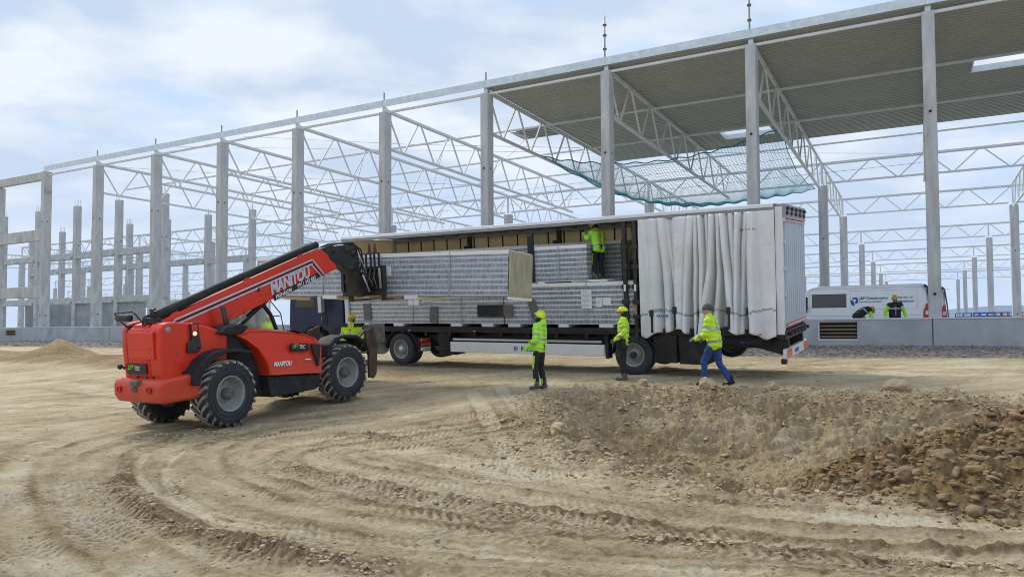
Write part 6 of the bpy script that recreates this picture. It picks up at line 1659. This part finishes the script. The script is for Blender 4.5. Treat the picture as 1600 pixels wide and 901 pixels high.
# two in the hall behind the plinth
fz = CZ + FLOOR
def hall(pxx, row):
    # a spot on the hall floor on the sight line of picture column pxx
    n = 9.0
    for _ in range(60):
        a = px(bl(n, row, 0))[0]; n += (pxx - a) * .0015
    return bl(n, row, FLOOR)
p = hall(1399, 2.4)
person('person in black jacket with bright green sleeves standing in front of the white van', place(p.x, p.y, p.z, 165, 1.0),
       stand(elL=V3(-.33, .0, 1.16), elR=V3(.33, .0, 1.16), wrL=V3(-.36, .10, .92), wrR=V3(.34, .10, .92), face=V3(.2, 1, -.35)), dict(jacket='darkcloth', trousers='darkcloth', helmet='ohelmet', gloves='glove', bands=(.30,), j2='hivizg', ridge='ohelmet', green=True), 'workers inside the hall')
p = hall(1357, 2.6)
person('person in black vest bending far forward behind the plinth, orange helmet towards the right', place(p.x - .2, p.y, p.z + .12, -80, 1.0),
       stand(pelvis=V3(0, -.25, .90), chest=V3(0, .08, 1.12), neck=V3(0, .22, 1.16), head=V3(0, .36, 1.12), face=V3(0, .55, -.8), headup=V3(0, .8, .55), shL=V3(-.19, .14, 1.12), shR=V3(.19, .14, 1.12), elL=V3(-.24, .20, .85), elR=V3(.24, .20, .85), wrL=V3(-.2, .34, .65), wrR=V3(.2, .34, .65), hipL=V3(-.09, -.25, .86), hipR=V3(.09, -.25, .86), knL=V3(-.1, -.1, .48), knR=V3(.1, -.1, .48)),
       dict(jacket='darkcloth', trousers='darkcloth', helmet='ohelmet', gloves='glove', bands=(.30,), j2='hivizg', ridge='ohelmet', green=True), 'workers inside the hall')
# green sleeves of the two in the hall
for o in [x for x in bpy.data.objects if x.name.startswith('jacket') and x.data.materials[0] == M['darkcloth']]:
    me_ = o.data
    for p in me_.polygons:
        pass
# ------------------------------------------------------------------ vans
def van(mw, label, L_=4.95, lettering=True, h=2.5):
    t = thing('van', label, 'van', mw, 'white vans in the hall')
    # x from the front (screen left) to the rear, y = 0 near side, y = 2.0 far side
    side = [(-1.05, .35), (-1.05, .95), (-.72, 1.15), (-.15, 2.05), (.15, 2.38), (.6, 2.48), (L_ - .25, 2.52), (L_ - .10, 2.46), (L_ - .02, 2.2), (L_ + .06, 1.2), (L_ + .08, .42), (L_ + .02, .30)]
    mb = MB(); prof = [(.0, .0), (.02, 1.0), (.06, 1.8), (.14, 2.3), (.22, 2.5)]
    n = len(side); rings = []
    def inset(z): return np.interp(z, [0, .5, 1.1, 1.9, 2.3, 2.52], [.04, .0, .0, .07, .13, .26])
    v = [(x, inset(z), z) for x, z in side] + [(x, 2.02 - inset(z), z) for x, z in side]
    f = [tuple(range(n)), tuple(range(2 * n - 1, n - 1, -1))] + [(i, i + n, (i + 1) % n + n, (i + 1) % n) for i in range(n)]
    # subdivided side so the inset curve shows
    zs = [.35, .7, 1.1, 1.5, 1.9, 2.15, 2.3, 2.42, 2.5]
    mb = MB()
    def xr(z): return float(np.interp(z, [.30, .42, 1.2, 2.2, 2.46, 2.52], [L_ + .02, L_ + .08, L_ + .06, L_ - .02, L_ - .10, L_ - .25]))
    def xf(z): return float(np.interp(z, [.35, .95, 1.15, 2.05, 2.38, 2.5], [-1.05, -1.05, -.72, -.15, .15, .6]))
    ring = []
    for z in zs: ring.append([(xf(z), inset(z) + .04, z), (xf(z) + .25, inset(z), z), (xr(z) - .2, inset(z), z), (xr(z), inset(z) + .06, z), (xr(z), 1.96 - inset(z), z), (xr(z) - .2, 2.02 - inset(z), z), (xf(z) + .25, 2.02 - inset(z), z), (xf(z), 1.98 - inset(z), z)])
    v = [p for r_ in ring for p in r_]; f = []
    for k in range(len(ring) - 1):
        for i in range(8): f.append((k * 8 + i, k * 8 + (i + 1) % 8, (k + 1) * 8 + (i + 1) % 8, (k + 1) * 8 + i))
    f.append(tuple(range(8))[::-1]); f.append(tuple((len(ring) - 1) * 8 + i for i in range(8)))
    mb.add(v, f, 0, False); body = mb.build('body', 'vanwhite', t, bevel=.03, seg=2)
    def panel(x0, x1, z0, z1, m, nm, d=-.006, par=None):
        mb = MB(); za = [z0 + (z1 - z0) * k / 4 for k in range(5)]
        for a, b in zip(za[:-1], za[1:]): mb.add([(x0, inset(a) + d, a), (x1, inset(a) + d, a), (x1, inset(b) + d, b), (x0, inset(b) + d, b)], [(0, 1, 2, 3)])
        return mb.build(nm, m, par or t)
    w_ = panel(.30, 1.75, 1.52, 2.10, 'glass', 'side_window'); panel(.28, 1.77, 1.50, 1.52, 'black', 'window_seal', -.008); panel(.28, 1.77, 2.10, 2.12, 'black', 'window_seal', -.008)
    panel(.95, 1.32, 1.64, 2.0, 'alu', 'window_reflection', -.007) if 0 else None
    for (x0, x1, z0, z1) in ((1.9, 4.55, 1.40, 1.41), (1.9, 4.55, 2.24, 2.25), (1.9, 1.91, 1.4, 2.25), (4.54, 4.55, 1.4, 2.25), (.2, .21, .5, 2.3), (.2, 4.8, 1.12, 1.13), (.2, 4.8, 2.34, 2.35)):
        panel(x0, x1, z0, z1, 'greymetal', 'panel_seam', -.003)
    mb = MB(); mb.prism([(L_ - .20, .95), (L_ - .18, 1.30), (L_ - .06, 1.62), (L_ + .0, 1.62), (L_ + .06, 1.2), (L_ + .085, .95)], -.012, .1); mb.build('tail_light', 'redlens', t, bevel=.01)
    mb = MB(); mb.box((L_ - .10, -.016, 1.14), (L_ + .02, -.01, 1.30)); mb.build('tail_light_clear', 'paper', t)
    mb = MB(); mb.prism([(L_ - .16, 2.42), (L_ - .04, 2.30), (L_ + .05, 1.62), (L_ + .10, 1.0), (L_ + .15, 1.0), (L_ + .10, 1.7), (L_ + .02, 2.35), (L_ - .1, 2.47)], .03, .25); mb.build('rear_door_edge', 'glass', t)
    mb = MB(); mb.box((-.05, -.16, 1.30), (.10, .0, 1.62)); mb.build('wing_mirror', 'black', t, bevel=.03)
    mb = MB(); mb.box((-.1, -.12, .9), (.12, .0, 1.02)); mb.build('door_handle', 'black', t, bevel=.02) if 0 else None
    panel(-.35, .12, 1.42, 2.0, 'glass', 'front_window')
    for x in (-.35, 3.7):
        wheel(t, (x, .03, .36), .35, .22, .21)
        wheel(t, (x, 1.99, .36), .35, .22, .21, mirror=-1)
    if lettering:
        q = inset(1.7) - .012
        def tx(s, x, z, size, m_, nm='van_lettering', shear=.15, sx=1.0): text(s, size, m_, t, frame((x, inset(z) - .014, z), (1, 0, 0), (0, .0, 1), (0, -1, 0)), nm, off=.003, shear=shear, sx=sx)
        tx('J&P Construction', 2.28, 1.85, .16, 'decalblue'); tx('s.r.o.', 3.55, 1.85, .09, 'decalblue')
        tx('stavebná spoločnosť', 2.28, 1.72, .085, 'greymetal', sx=1.25)
        tx('0905 951 331', 3.75, 1.86, .12, 'greymetal'); tx('jp@gmail.com', 3.72, 1.70, .12, 'decalblue')
        mb = MB(); yq = inset(1.75) - .016
        for poly in ([(1.90, 1.85), (2.05, 1.78), (2.10, 1.48), (1.96, 1.62)], [(2.0, 1.93), (2.2, 1.95), (2.24, 1.72), (2.12, 1.64), (2.10, 1.74), (2.16, 1.80), (2.14, 1.87), (2.0, 1.87)]):
            mb.prism(poly, yq, yq + .008)
        mb.build('emblem', 'decalblue', t)
    return t
vx = bl(8.185, 7.335, FLOOR + .0)
van(frame(vx, U, V, Vector((0, 0, 1))), 'white high roof van with blue lettering parked inside the hall behind the plinth')
# second van, further in
t = van(frame(bl(8.36, 9.9, FLOOR), U, V, Vector((0, 0, 1))), 'second white van mostly hidden behind the first one and a front column', L_=4.6, lettering=False, h=2.5)
text('J&P', .2, 'decalblue', t, frame((3.9, .03, 1.85), (1, 0, 0), (0, 0, 1), (0, -1, 0)), 'van_lettering', off=.003, shear=.15)
text('stav', .1, 'greymetal', t, frame((3.95, .03, 1.68), (1, 0, 0), (0, 0, 1), (0, -1, 0)), 'van_lettering', sx=1.2)
# folded scissor lifts and stacked blue material deep inside the hall
def lift(px_, row, L_, m, label, grp='machines deep inside the hall'):
    p = None; n = 9.0
    for _ in range(80):
        a = px(bl(n, row, 0))[0]; n += (px_ - a) * .003
    t = thing('scissor_lift', label, 'scissor lift', bframe(n, row, FLOOR), grp)
    mb = MB(); mb.box((0, 0, .25), (L_, 1.1, .6)); mb.build('base', m, t, bevel=.03)
    for s in (0, 1):
        mb = MB()
        for k_ in range(3): mb.bar((.1, .05 + 1.0 * s, .65 + .2 * k_), (L_ - .1, .05 + 1.0 * s, .8 + .2 * k_), .08); mb.bar((.1, .05 + s, .8 + .2 * k_), (L_ - .1, .05 + s, .65 + .2 * k_), .08)
        mb.build('scissor_arms', m, t)
    mb = MB(); mb.box((-.05, 0, 1.25), (L_ + .05, 1.1, 1.33)); mb.build('platform', 'grime', t)
    mb = MB()
    for x in np.linspace(0, L_, 6): mb.bar((x, .03, 1.3), (x, .03, 1.95), .05); mb.bar((x, 1.07, 1.3), (x, 1.07, 1.95), .05)
    mb.box((.1, .0, 1.34), (L_ * .7, .03, 1.7))
    for z in (1.65, 1.95): mb.bar((0, .03, z), (L_, .03, z), .05); mb.bar((0, 1.07, z), (L_, 1.07, z), .05)
    mb.build('guard_rail', m, t)
    for x in (.35, L_ - .35):
        for y in (.02, 1.08):
            mb = MB(); mb.tube([(x, y - .06, .28), (x, y + .06, .28)], .27, 14); mb.build('wheel', 'rubber', t)
lift(1494, 46, 2.9, 'blue', 'blue scissor lift standing deep inside the hall, left of the red one')
lift(1523, 44, 2.4, 'blue', 'second blue scissor lift deep inside the hall, between the blue and the red one')
lift(1557, 45, 2.3, 'redlens', 'red scissor lift deep inside the hall beside the right column')
